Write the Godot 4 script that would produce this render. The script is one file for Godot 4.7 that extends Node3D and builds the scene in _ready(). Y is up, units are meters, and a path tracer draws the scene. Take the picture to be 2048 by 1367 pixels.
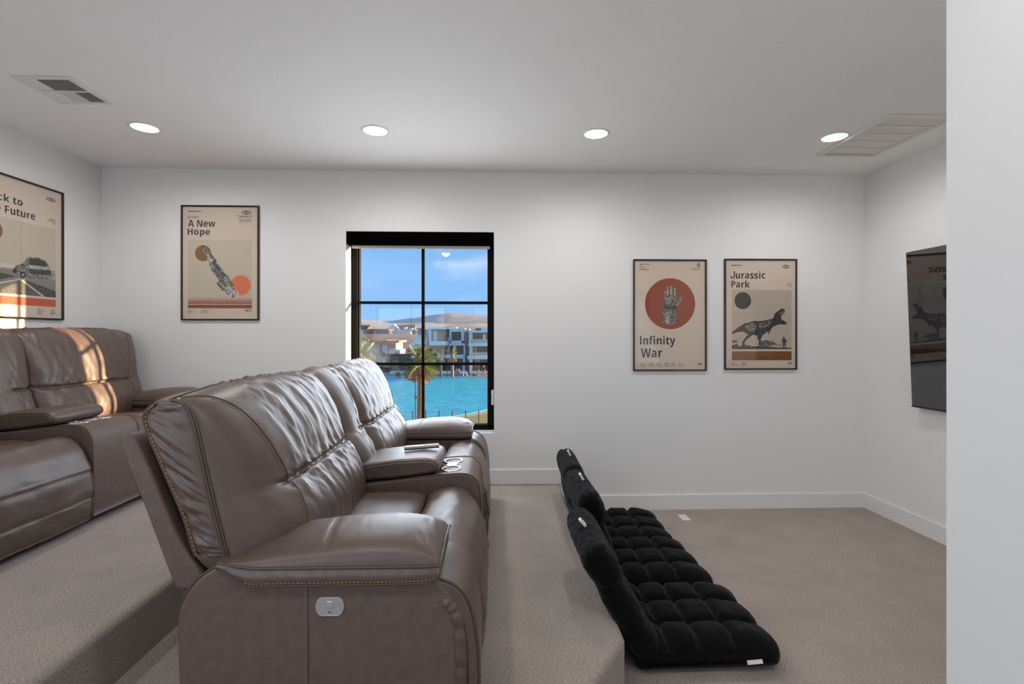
extends Node3D
# A carpeted media room on two risers: reclining sofas, plush floor chairs, framed film posters and a window onto a lagoon.
const RISE_ONE := 0.2175
const RISE_TWO := 0.43
const ROOM_LEFT := -3.097
const ROOM_RIGHT := 3.06
const ROOM_BACK := -4.047
const CEIL := 2.74
const GROUND := -5.58

var mats := {}
var used_names := {}

func _ready() -> void:
	set_camera_and_light()
	make_materials()
	build_room()
	build_window()
	build_ceiling_fittings()
	build_posters()
	build_screen()
	build_sofas()
	build_floor_chairs()
	build_small_things()
	build_outside()

func set_camera_and_light() -> void:
	var cam := Camera3D.new()
	cam.name = "camera"
	cam.projection = Camera3D.PROJECTION_FRUSTUM
	cam.near = 0.05
	cam.far = 6000.0
	cam.size = 2.0 * 0.6835 * 0.05
	cam.frustum_offset = Vector2(0.0, -0.0125 * 0.05)
	cam.position = Vector3(0, 1.4175, 0)
	cam.rotation_degrees = Vector3(0, -1.95, 0)
	add_child(cam)
	cam.current = true
	var we := WorldEnvironment.new()
	we.name = "environment"
	var env := Environment.new()
	env.tonemap_mode = Environment.TONE_MAPPER_LINEAR
	env.tonemap_exposure = 1.05
	env.background_mode = Environment.BG_SKY
	env.background_energy_multiplier = 1.0
	env.sdfgi_enabled = true
	env.ssao_enabled = true
	env.ssil_enabled = true
	var sky := Sky.new()
	var pano := PanoramaSkyMaterial.new()
	pano.panorama = sky_image()
	sky.sky_material = pano
	env.sky = sky
	we.environment = env
	add_child(we)
	# low evening sun from beyond the window, to the right
	var sun := DirectionalLight3D.new()
	sun.name = "sun"
	var e := deg_to_rad(8.6)
	var a := deg_to_rad(18.9)
	sun.basis = Basis.looking_at(Vector3(-cos(e) * cos(a), -sin(e), cos(e) * sin(a)), Vector3.UP)
	sun.light_color = Color(1.0, 0.86, 0.68)
	sun.light_energy = 6.0
	sun.light_angular_distance = 0.6
	sun.shadow_enabled = true
	add_child(sun)
	# daylight through the loft's other windows, behind the photographer
	area("daylight_rear_window", Vector3(-2.0, 1.45, 3.42), Vector3(0, 0.85, -1), Vector2(1.7, 1.7), Color(0.95, 0.97, 1.0), 2.3)
	area("daylight_rear_window", Vector3(0.2, 1.45, 3.42), Vector3(0.25, 0.85, -1), Vector2(1.5, 1.7), Color(0.95, 0.97, 1.0), 0.6)
	area("daylight_side_window", Vector3(-3.02, 1.35, 1.5), Vector3(1, 0.9, -0.3), Vector2(2.0, 1.7), Color(0.93, 0.96, 1.0), 3.0)
	area("daylight_side_window", Vector3(2.15, 1.5, 0.42), Vector3(0.05, 0.7, -1), Vector2(1.1, 1.3), Color(0.97, 0.98, 1.0), 0.7)
	# and through the window in view
	area("daylight_window", Vector3(-0.60, 1.40, -4.03), Vector3(0, -0.06, 1), Vector2(1.08, 1.36), Color(0.93, 0.965, 1.0), 2.3)

func area(called: String, at: Vector3, towards: Vector3, size: Vector2, color: Color, energy: float) -> void:
	var l := AreaLight3D.new()
	l.name = called
	l.basis = Basis.looking_at(towards, Vector3.UP)
	l.position = at
	l.area_size = size
	l.light_color = color
	l.light_energy = energy
	l.area_range = 20.0
	l.shadow_enabled = true
	add_child(l, true)

func sky_image() -> ImageTexture:
	var w := 1024
	var h := 512
	var n := FastNoiseLite.new()
	n.seed = 11
	n.noise_type = FastNoiseLite.TYPE_SIMPLEX_SMOOTH
	n.frequency = 1.0
	n.fractal_octaves = 5
	n.domain_warp_enabled = true
	n.domain_warp_amplitude = 0.35
	n.domain_warp_frequency = 1.6
	var im := Image.create(w, h, false, Image.FORMAT_RGBF)
	for y in h:
		var el := (0.5 - (y + 0.5) / h) * PI
		var up := clampf(el / (PI * 0.5), 0.0, 1.0)
		var base := Vector3(0.25, 0.55, 0.97).lerp(Vector3(0.16, 0.38, 0.80), pow(up, 0.6))
		if el < 0.0:
			base = Vector3(0.20, 0.19, 0.17)
		for x in w:
			var c := base
			if el > 0.0:
				var az := (x + 0.5) / w * TAU
				var d := Vector3(cos(az) * cos(el), sin(el) * 3.2, sin(az) * cos(el))
				var k := smoothstep(0.05, 0.75, n.get_noise_3d(d.x * 3.4, d.y * 3.4, d.z * 3.4)) * smoothstep(0.01, 0.08, el)
				c = base.lerp(Vector3(0.62, 0.78, 0.98), k * 0.75)
			im.set_pixel(x, y, Color(c.x, c.y, c.z))
	return ImageTexture.create_from_image(im)

# ---------------------------------------------------------------- naming and adding

func numbered(called: String) -> String:
	var k: int = used_names.get(called, 0)
	used_names[called] = k + 1
	return called if k == 0 else "%s_%03d" % [called, k]

func thing(called: String, label: String, category: String, at := Vector3.ZERO, group := "") -> Node3D:
	var o := Node3D.new()
	o.name = numbered(called)
	o.position = at
	add_child(o)
	tag(o, label, category, group)
	return o

func tag(o: Node3D, label: String, category: String, group := "") -> void:
	o.set_meta("label", label)
	o.set_meta("category", category)
	if group != "":
		o.set_meta("group", group)

func part(parent: Node3D, called: String, mesh: Mesh, mat: Material, label := "") -> MeshInstance3D:
	var o := MeshInstance3D.new()
	o.name = called
	o.mesh = mesh
	o.material_override = mat
	o.cast_shadow = GeometryInstance3D.SHADOW_CASTING_SETTING_ON
	parent.add_child(o, true)
	if label != "":
		o.set_meta("label", label)
	return o

func single(called: String, mesh: Mesh, mat: Material, label: String, category: String, group := "") -> MeshInstance3D:
	var o := part(self, numbered(called), mesh, mat)
	tag(o, label, category, group)
	return o

func struct(called: String, mesh: Mesh, mat: Material, label := "") -> MeshInstance3D:
	var o := part(self, numbered(called), mesh, mat, label)
	o.set_meta("kind", "structure")
	return o

func copy_of(o: Node3D, base_name: String) -> Node3D:
	var c: Node3D = o.duplicate()
	c.name = numbered(base_name)
	add_child(c)
	return c

# ---------------------------------------------------------------- mesh building

class MB:
	var v := PackedVector3Array()
	var n := PackedVector3Array()
	var uv := PackedVector2Array()
	var idx := PackedInt32Array()
	var side := 1.0  # -1 builds lofts mirrored in z

	# an open sheet of points that looks along dir
	func sheet(rows: Array, dir: Vector3) -> void:
		var sum := Vector3.ZERO
		for k in rows.size() - 1:
			for i in rows[k].size() - 1:
				sum += (rows[k + 1][i] - rows[k][i]).cross(rows[k][i + 1] - rows[k][i])
		grid(rows, false, 0, sum.dot(dir) < 0.0)

	# points on a loft, given as (row, place in the ring), lifted off its surface
	func on(rows: Array, spots: Array, lift: float) -> PackedVector3Array:
		var o := PackedVector3Array()
		var m: int = rows[0].size()
		for s in spots:
			var k := clampi(int(s.x), 0, rows.size() - 2)
			var i := int(floorf(s.y))
			var fk := clampf(s.x - k, 0.0, 1.0)
			var fi: float = s.y - i
			var i0 := posmod(i, m)
			var i1 := posmod(i + 1, m)
			var p: Vector3 = rows[k][i0].lerp(rows[k][i1], fi).lerp(rows[k + 1][i0].lerp(rows[k + 1][i1], fi), fk)
			var q: Vector3 = n[k * m + i0].lerp(n[(k + 1) * m + i0], fk)
			o.append(p + q.normalized() * lift)
		return o

	func tri(a: int, b: int, c: int) -> void:
		idx.append(a)
		idx.append(b)
		idx.append(c)

	# rows of points; closed: each row is a ring; caps: 0 none, 1 start, 2 end, 3 both
	func grid(rows: Array, closed: bool, caps := 0, flip := false) -> void:
		var base := v.size()
		var first := idx.size()
		var m: int = rows[0].size()
		var r := rows.size()
		for row in rows:
			v.append_array(row)
		var mm := m if closed else m - 1
		for k in r - 1:
			for i in mm:
				var j := (i + 1) % m
				var a := base + k * m + i
				var b := base + k * m + j
				var c := base + (k + 1) * m + i
				var d := base + (k + 1) * m + j
				tri(a, b, c)
				tri(b, d, c)
		var smooth_end := idx.size()
		var smooth_v := v.size()
		if caps & 1:
			cap(rows[0], false)
		if caps & 2:
			cap(rows[r - 1], true)
		# turn the right side out
		var turn := flip
		if caps == 3:
			var vol := 0.0
			var o := v[base]
			for t in range(first, idx.size(), 3):
				vol += (v[idx[t]] - o).dot((v[idx[t + 2]] - o).cross(v[idx[t + 1]] - o))
			turn = vol < 0.0
		if turn:
			for t in range(first, idx.size(), 3):
				var s := idx[t + 1]
				idx[t + 1] = idx[t + 2]
				idx[t + 2] = s
		n.resize(v.size())
		for t in range(first, idx.size(), 3):
			var fn := (v[idx[t + 2]] - v[idx[t]]).cross(v[idx[t + 1]] - v[idx[t]])
			n[idx[t]] += fn
			n[idx[t + 1]] += fn
			n[idx[t + 2]] += fn
		for i in range(base, v.size()):
			n[i] = n[i].normalized()
		# lids are flat: one normal for all their corners
		var at := smooth_v
		for lid in 2:
			if caps & (1 + lid):
				var sum := Vector3.ZERO
				var end := mini(at + m, v.size())
				for i in range(at, end):
					sum += n[i]
				for i in range(at, end):
					n[i] = sum.normalized()
				at = end

	func cap(ring: PackedVector3Array, reverse: bool) -> void:
		# a flat or nearly flat lid over a ring, with edges of its own
		var nrm := Vector3.ZERO
		var c := Vector3.ZERO
		for i in ring.size():
			c += ring[i]
			nrm += ring[i].cross(ring[(i + 1) % ring.size()])
		c /= ring.size()
		nrm = nrm.normalized()
		var ax := nrm.cross(Vector3.UP if absf(nrm.y) < 0.9 else Vector3.RIGHT).normalized()
		var ay := nrm.cross(ax)
		var flat := PackedVector2Array()
		for p in ring:
			flat.append(Vector2((p - c).dot(ax), (p - c).dot(ay)) * 1000.0)
		var t := Geometry2D.triangulate_polygon(flat)
		var base := v.size()
		v.append_array(ring)
		if t.is_empty():
			for i in range(1, ring.size() - 1):
				t.append_array(PackedInt32Array([0, i, i + 1]))
		for k in range(0, t.size(), 3):
			# orient against the ring's own turn
			var a := flat[t[k]]
			var turn := (flat[t[k + 1]] - a).cross(flat[t[k + 2]] - a) > 0.0
			var area := 0.0
			for i in flat.size():
				area += flat[i].cross(flat[(i + 1) % flat.size()])
			var same := turn == (area > 0.0)
			if same != reverse:
				tri(base + t[k], base + t[k + 2], base + t[k + 1])
			else:
				tri(base + t[k], base + t[k + 1], base + t[k + 2])

	# flat-faced quad, a b c d round the face, front where clockwise
	func quad(a: Vector3, b: Vector3, c: Vector3, d: Vector3, with_uv := false) -> void:
		var base := v.size()
		v.append_array(PackedVector3Array([a, b, c, d]))
		var fn := (d - a).cross(b - a).normalized()
		for i in 4:
			n.append(fn)
		if with_uv:
			uv.append_array(PackedVector2Array([Vector2(0, 0), Vector2(1, 0), Vector2(1, 1), Vector2(0, 1)]))
		tri(base, base + 1, base + 2)
		tri(base, base + 2, base + 3)

	func box(lo: Vector3, hi: Vector3) -> void:
		var p := func(x: int, y: int, z: int) -> Vector3: return Vector3(hi.x if x else lo.x, hi.y if y else lo.y, hi.z if z else lo.z)
		quad(p.call(0, 1, 1), p.call(1, 1, 1), p.call(1, 0, 1), p.call(0, 0, 1))
		quad(p.call(1, 1, 0), p.call(0, 1, 0), p.call(0, 0, 0), p.call(1, 0, 0))
		quad(p.call(0, 1, 0), p.call(0, 1, 1), p.call(0, 0, 1), p.call(0, 0, 0))
		quad(p.call(1, 1, 1), p.call(1, 1, 0), p.call(1, 0, 0), p.call(1, 0, 1))
		quad(p.call(0, 1, 0), p.call(1, 1, 0), p.call(1, 1, 1), p.call(0, 1, 1))
		quad(p.call(0, 0, 1), p.call(1, 0, 1), p.call(1, 0, 0), p.call(0, 0, 0))

	# a box with rounded edges, long axis z
	func rbox(lo: Vector3, hi: Vector3, r: float, seg := 3) -> void:
		var prof := PackedVector2Array()
		var inner := PackedVector2Array()
		for q in 4:
			var c := Vector2(hi.x - r if q == 0 or q == 3 else lo.x + r, hi.y - r if q < 2 else lo.y + r)
			for k in seg + 1:
				var a := (q + float(k) / seg) * PI * 0.5
				prof.append(c + Vector2(cos(a), sin(a)) * r)
				inner.append(c)
		var rows := []
		for e in 2:
			for k in seg + 1:
				var a := float(k) / seg * PI * 0.5
				if e == 1:
					a = PI * 0.5 - a
				var f := 1.0 - sin(a)
				var z := lo.z + r * (1.0 - cos(a)) if e == 0 else hi.z - r * (1.0 - cos(a))
				var ring := PackedVector3Array()
				for i in prof.size():
					var p := prof[i].lerp(inner[i], f * 0.999)
					ring.append(Vector3(p.x, p.y, z))
				rows.append(ring)
		grid(rows, true, 3)

	func tube(path: PackedVector3Array, r: float, sides := 8, closed := false, taper := 1.0) -> void:
		var rows := []
		var m := path.size()
		var up := Vector3.UP
		for i in m:
			var a := path[(i - 1 + m) % m] if closed or i > 0 else path[i]
			var b := path[(i + 1) % m] if closed or i < m - 1 else path[i]
			var t := (b - a).normalized()
			if absf(t.dot(up)) > 0.95:
				up = Vector3.RIGHT if absf(t.x) < 0.9 else Vector3.BACK
			var s := t.cross(up).normalized()
			up = s.cross(t).normalized()
			var rr := r * lerpf(1.0, taper, float(i) / maxi(1, m - 1))
			var ring := PackedVector3Array()
			for k in sides:
				var g := TAU * k / sides
				ring.append(path[i] + (s * cos(g) + up * sin(g)) * rr)
			rows.append(ring)
		if closed:
			rows.append(rows[0])
		grid(rows, true, 0 if closed else 3)

	# short threads along a path
	func stitches(path: PackedVector3Array, length: float, gap: float, r: float) -> void:
		var total := 0.0
		for i in path.size() - 1:
			total += path[i].distance_to(path[i + 1])
		var at := gap
		while at + length < total:
			var a := along(path, at)
			var b := along(path, at + length)
			var m := along(path, at + length * 0.5)
			tube(PackedVector3Array([a.lerp(m, 0.05), a.lerp(m, 0.4), b.lerp(m, 0.4), b.lerp(m, 0.05)]), r, 5)
			at += length + gap

	func along(path: PackedVector3Array, dist: float) -> Vector3:
		for i in path.size() - 1:
			var l := path[i].distance_to(path[i + 1])
			if dist <= l:
				return path[i].lerp(path[i + 1], dist / maxf(l, 1e-9))
			dist -= l
		return path[path.size() - 1]

	# turned round the y axis: profile of (radius, height)
	func lathe(prof: PackedVector2Array, seg: int, at := Vector3.ZERO, caps := 3) -> void:
		var rows := []
		for p in prof:
			var ring := PackedVector3Array()
			for k in seg:
				var a := TAU * k / seg
				ring.append(at + Vector3(cos(a) * maxf(p.x, 1e-4), p.y, sin(a) * maxf(p.x, 1e-4)))
			rows.append(ring)
		grid(rows, true, caps)

	# extrusion along z of an outline, going over to an inner outline at both ends (rounded over rz)
	func loft(outer: PackedVector2Array, inner: PackedVector2Array, z0: float, z1: float, rz0: float, rz1: float, nz: int, nb: int, disp: Callable, share0 := 1.0, share1 := 1.0) -> Array:
		var m := outer.size()
		var nrm := PackedVector2Array()
		var area := 0.0
		for i in m:
			area += outer[i].cross(outer[(i + 1) % m])
		for i in m:
			var t := (outer[(i + 1) % m] - outer[(i - 1 + m) % m]).normalized()
			nrm.append(Vector2(t.y, -t.x) * signf(area))
		var zs := PackedFloat32Array()
		var fs := PackedFloat32Array()
		for k in nb + 1:
			var a := float(k) / nb * PI * 0.5
			zs.append(z0 + rz0 * (1.0 - cos(a)))
			fs.append((1.0 - sin(a)) * share0)
		for k in range(1, nz):
			zs.append(lerpf(z0 + rz0, z1 - rz1, float(k) / nz))
			fs.append(0.0)
		for k in nb + 1:
			var a := (1.0 - float(k) / nb) * PI * 0.5
			zs.append(z1 - rz1 * (1.0 - cos(a)))
			fs.append((1.0 - sin(a)) * share1)
		var rows := []
		for k in zs.size():
			var ring := PackedVector3Array()
			for i in m:
				var p := outer[i].lerp(inner[i], fs[k])
				if true:
					p += nrm[i] * disp.call(p, float(i) / m, zs[k]) * (1.0 - fs[k] * 0.8)
				ring.append(Vector3(p.x, p.y, zs[k] * side))
			rows.append(ring)
		grid(rows, true, 3)
		return rows

	func mesh() -> ArrayMesh:
		var a := []
		a.resize(Mesh.ARRAY_MAX)
		a[Mesh.ARRAY_VERTEX] = v
		a[Mesh.ARRAY_NORMAL] = n
		if uv.size() == v.size():
			a[Mesh.ARRAY_TEX_UV] = uv
		a[Mesh.ARRAY_INDEX] = idx
		var am := ArrayMesh.new()
		am.add_surface_from_arrays(Mesh.PRIMITIVE_TRIANGLES, a)
		return am

func box_mesh(lo: Vector3, hi: Vector3) -> ArrayMesh:
	var b := MB.new()
	b.box(lo, hi)
	return b.mesh()

func rbox_mesh(lo: Vector3, hi: Vector3, r: float) -> ArrayMesh:
	var b := MB.new()
	b.rbox(lo, hi, r)
	return b.mesh()

func tube_mesh(path: PackedVector3Array, r: float, sides := 8) -> ArrayMesh:
	var b := MB.new()
	b.tube(path, r, sides)
	return b.mesh()

# smooth closed curve through the points
func spline(pts: PackedVector2Array, per: int, closed := true) -> PackedVector2Array:
	var out := PackedVector2Array()
	var m := pts.size()
	var last := m if closed else m - 1
	for i in last:
		var a := pts[(i - 1 + m) % m] if closed or i > 0 else pts[i]
		var b := pts[i]
		var c := pts[(i + 1) % m]
		var d := pts[(i + 2) % m] if closed or i + 2 < m else c
		for k in per:
			var t := float(k) / per
			var t2 := t * t
			var t3 := t2 * t
			out.append(0.5 * (2.0 * b + (c - a) * t + (2.0 * a - 5.0 * b + 4.0 * c - d) * t2 + (3.0 * b - a - 3.0 * c + d) * t3))
	if not closed:
		out.append(pts[m - 1])
	return out

func spline3(pts: PackedVector3Array, per: int) -> PackedVector3Array:
	var out := PackedVector3Array()
	var m := pts.size()
	for i in m - 1:
		var a := pts[maxi(i - 1, 0)]
		var d := pts[mini(i + 2, m - 1)]
		for k in per:
			out.append(pts[i].cubic_interpolate(pts[i + 1], a, d, float(k) / per))
	out.append(pts[m - 1])
	return out

# the outline moved inwards by r
func inset(prof: PackedVector2Array, r: float) -> PackedVector2Array:
	var m := prof.size()
	var area := 0.0
	for i in m:
		area += prof[i].cross(prof[(i + 1) % m])
	var out := PackedVector2Array()
	for i in m:
		var t := (prof[(i + 1) % m] - prof[(i - 1 + m) % m]).normalized()
		out.append(prof[i] - Vector2(t.y, -t.x) * signf(area) * r)
	return out

func no_change(_p: Vector2, _s: float, _z: float) -> float:
	return 0.0

# ---------------------------------------------------------------- materials

func srgb(r: int, g: int, b: int) -> Color:
	return Color(r / 255.0, g / 255.0, b / 255.0)

func plain(key: String, color: Color, rough := 0.6, metal := 0.0) -> StandardMaterial3D:
	if mats.has(key):
		return mats[key]
	var m := StandardMaterial3D.new()
	m.resource_name = key
	m.albedo_color = color
	m.roughness = rough
	m.metallic = metal
	mats[key] = m
	return m

func noise(seed_: int, freq: float, octaves := 4, kind := FastNoiseLite.TYPE_SIMPLEX_SMOOTH, fractal := FastNoiseLite.FRACTAL_FBM) -> FastNoiseLite:
	var n := FastNoiseLite.new()
	n.seed = seed_
	n.noise_type = kind
	n.frequency = freq
	n.fractal_type = fractal
	n.fractal_octaves = octaves
	return n

func noise_tex(n: FastNoiseLite, size: int, ramp: Array = []) -> NoiseTexture2D:
	var t := NoiseTexture2D.new()
	t.width = size
	t.height = size
	t.seamless = true
	t.noise = n
	if not ramp.is_empty():
		var g := Gradient.new()
		g.offsets = PackedFloat32Array([0.0, 1.0])
		g.colors = PackedColorArray([ramp[0], ramp[1]])
		if ramp.size() > 2:
			g.offsets = PackedFloat32Array([0.0, 0.5, 1.0])
			g.colors = PackedColorArray(ramp)
		t.color_ramp = g
	return t

func triplanar(m: StandardMaterial3D, scale: Vector3, world := false) -> void:
	m.uv1_triplanar = true
	m.uv1_world_triplanar = world
	m.uv1_scale = scale

func make_materials() -> void:
	# painted plaster
	var wall := plain("wall_paint", srgb(229, 229, 228), 0.75)
	wall.heightmap_enabled = true
	wall.heightmap_texture = noise_tex(noise(3, 0.02, 3), 512)
	wall.heightmap_scale = 0.05
	triplanar(wall, Vector3.ONE * 0.9, true)
	var ceil := plain("ceiling_paint", srgb(238, 238, 237), 0.7)
	ceil.heightmap_enabled = true
	ceil.heightmap_texture = trowel_texture()
	ceil.heightmap_scale = 0.2
	triplanar(ceil, Vector3.ONE * 0.42, true)
	plain("trim_paint", srgb(228, 228, 226), 0.45)
	# ribbed loop carpet: streaks run across the room and down the risers
	for pair in [["carpet", Vector3(3.0, 3.0, 11.0)], ["carpet_end", Vector3(11.0, 3.0, 11.0)]]:
		var c := plain(pair[0], Color.WHITE, 0.95)
		c.albedo_texture = noise_tex(noise(5, 0.055, 4, FastNoiseLite.TYPE_SIMPLEX), 512, [srgb(116, 106, 99), srgb(169, 158, 149), srgb(218, 207, 198)])
		c.heightmap_enabled = true
		c.heightmap_texture = noise_tex(noise(6, 0.07, 3), 512)
		c.heightmap_scale = 0.14
		c.metallic_specular = 0.25
		c.rim_enabled = true
		c.rim = 0.25
		c.rim_tint = 0.6
		triplanar(c, pair[1], true)
		c.detail_enabled = true
		c.detail_blend_mode = BaseMaterial3D.BLEND_MODE_MUL
		c.detail_albedo = noise_tex(noise(9, 0.012, 3), 512, [srgb(234, 232, 231), srgb(252, 250, 248)])
		c.detail_uv_layer = BaseMaterial3D.DETAIL_UV_2
		c.uv2_triplanar = true
		c.uv2_world_triplanar = true
		c.uv2_scale = Vector3.ONE * 0.5
	# leather with a fine grain and a little tonal play
	var lea := plain("leather", Color.WHITE, 0.46)
	lea.albedo_texture = noise_tex(noise(21, 0.01, 4), 512, [srgb(82, 65, 57), srgb(94, 76, 67)])
	lea.heightmap_enabled = true
	lea.heightmap_texture = noise_tex(noise(22, 0.09, 3, FastNoiseLite.TYPE_CELLULAR), 512)
	lea.heightmap_scale = 0.02
	triplanar(lea, Vector3.ONE * 4.0)
	lea.metallic_specular = 0.6
	lea.clearcoat_enabled = true
	lea.clearcoat = 0.3
	lea.clearcoat_roughness = 0.36
	var ls := plain("leather_flat", Color.WHITE, 0.5)
	ls.albedo_texture = noise_tex(noise(23, 0.01, 4), 512, [srgb(93, 77, 70), srgb(106, 89, 81)])
	ls.heightmap_enabled = true
	ls.heightmap_texture = lea.heightmap_texture
	ls.heightmap_scale = 0.02
	triplanar(ls, Vector3.ONE * 4.0)
	plain("thread", srgb(176, 132, 100), 0.7)
	plain("leather_piping", srgb(84, 69, 61), 0.45)
	plain("black_plastic", srgb(22, 21, 21), 0.5)
	plain("chrome", srgb(225, 224, 222), 0.16, 1.0)
	plain("satin_metal", srgb(196, 198, 202), 0.38, 0.75)
	plain("cup_steel", srgb(176, 166, 156), 0.28, 1.0)
	plain("remote_top", srgb(168, 166, 163), 0.4, 0.3)
	plain("remote_key", srgb(226, 226, 226), 0.5)
	# black plush
	var pl := plain("plush", Color.WHITE, 0.95)
	pl.albedo_texture = noise_tex(noise(31, 0.02, 4), 512, [srgb(5, 5, 6), srgb(17, 17, 18)])
	pl.heightmap_enabled = true
	pl.heightmap_texture = noise_tex(noise(32, 0.2, 3), 512)
	pl.heightmap_scale = 0.15
	pl.metallic_specular = 0.2
	pl.rim_enabled = true
	pl.rim = 0.15
	pl.rim_tint = 0.2
	triplanar(pl, Vector3.ONE * 3.0)
	plain("white_label", srgb(225, 222, 216), 0.7)
	plain("white_plate", srgb(222, 214, 204), 0.6)
	# window and blind
	plain("black_frame", srgb(14, 12, 10), 0.6).metallic_specular = 0.25
	plain("blind_box", srgb(4, 4, 4), 0.9).metallic_specular = 0.1
	plain("white_plastic", srgb(226, 224, 220), 0.4)
	var g := plain("pane", Color(1, 1, 1, 0.04), 0.0)
	g.transparency = BaseMaterial3D.TRANSPARENCY_ALPHA
	var pg := plain("picture_glass", Color(1, 1, 1, 0.02), 0.0)
	pg.transparency = BaseMaterial3D.TRANSPARENCY_ALPHA
	pg.metallic_specular = 0.4
	plain("picture_frame", srgb(52, 44, 38), 0.25, 0.35)
	plain("ink", srgb(36, 30, 28), 0.7)
	plain("ink_soft", srgb(104, 90, 80), 0.7)
	var scr := plain("screen", srgb(12, 10, 10), 0.03)
	scr.metallic_specular = 0.7
	scr.clearcoat_enabled = true
	scr.clearcoat = 1.0
	scr.clearcoat_roughness = 0.02
	plain("grille_white", srgb(222, 221, 219), 0.45)
	plain("grille_dark", srgb(112, 111, 110), 0.8)
	var lens := plain("lamp_lens", srgb(255, 250, 240), 0.5)
	lens.emission_enabled = true
	lens.emission = Color(1.0, 0.97, 0.92)
	lens.emission_energy_multiplier = 3.0

# hand-trowelled plaster: overlapping fans of thin ridges
func trowel_texture() -> ImageTexture:
	var s := 1024
	var im := Image.create(s, s, false, Image.FORMAT_RF)
	im.fill(Color(0.3, 0, 0))
	var r := RandomNumberGenerator.new()
	r.seed = 77
	var wob := noise(41, 0.02, 3)
	for sweep in 190:
		var c := Vector2(r.randf() * s, r.randf() * s)
		var dir := r.randf() * TAU
		var spread := r.randf_range(0.2, 0.7)
		for line in r.randi_range(4, 9):
			var a := dir + r.randf_range(-spread, spread)
			var p := c + Vector2(cos(a), sin(a)) * r.randf_range(5, 40)
			var bend := r.randf_range(-0.012, 0.012)
			var h := r.randf_range(0.15, 0.5)
			var long := r.randi_range(30, 130)
			for k in long:
				a += bend + wob.get_noise_2d(p.x, p.y) * 0.12
				p += Vector2(cos(a), sin(a))
				var amp := h * sin(PI * k / long)
				for dy in range(-2, 3):
					for dx in range(-2, 3):
						var q := Vector2i(posmod(int(p.x) + dx, s), posmod(int(p.y) + dy, s))
						var d := Vector2(int(p.x) + dx, int(p.y) + dy).distance_to(p)
						var val := 0.3 + amp * exp(-d * d * 0.55)
						if val > im.get_pixelv(q).r:
							im.set_pixelv(q, Color(val, 0, 0))
	return ImageTexture.create_from_image(im)

# ---------------------------------------------------------------- the room

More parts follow.
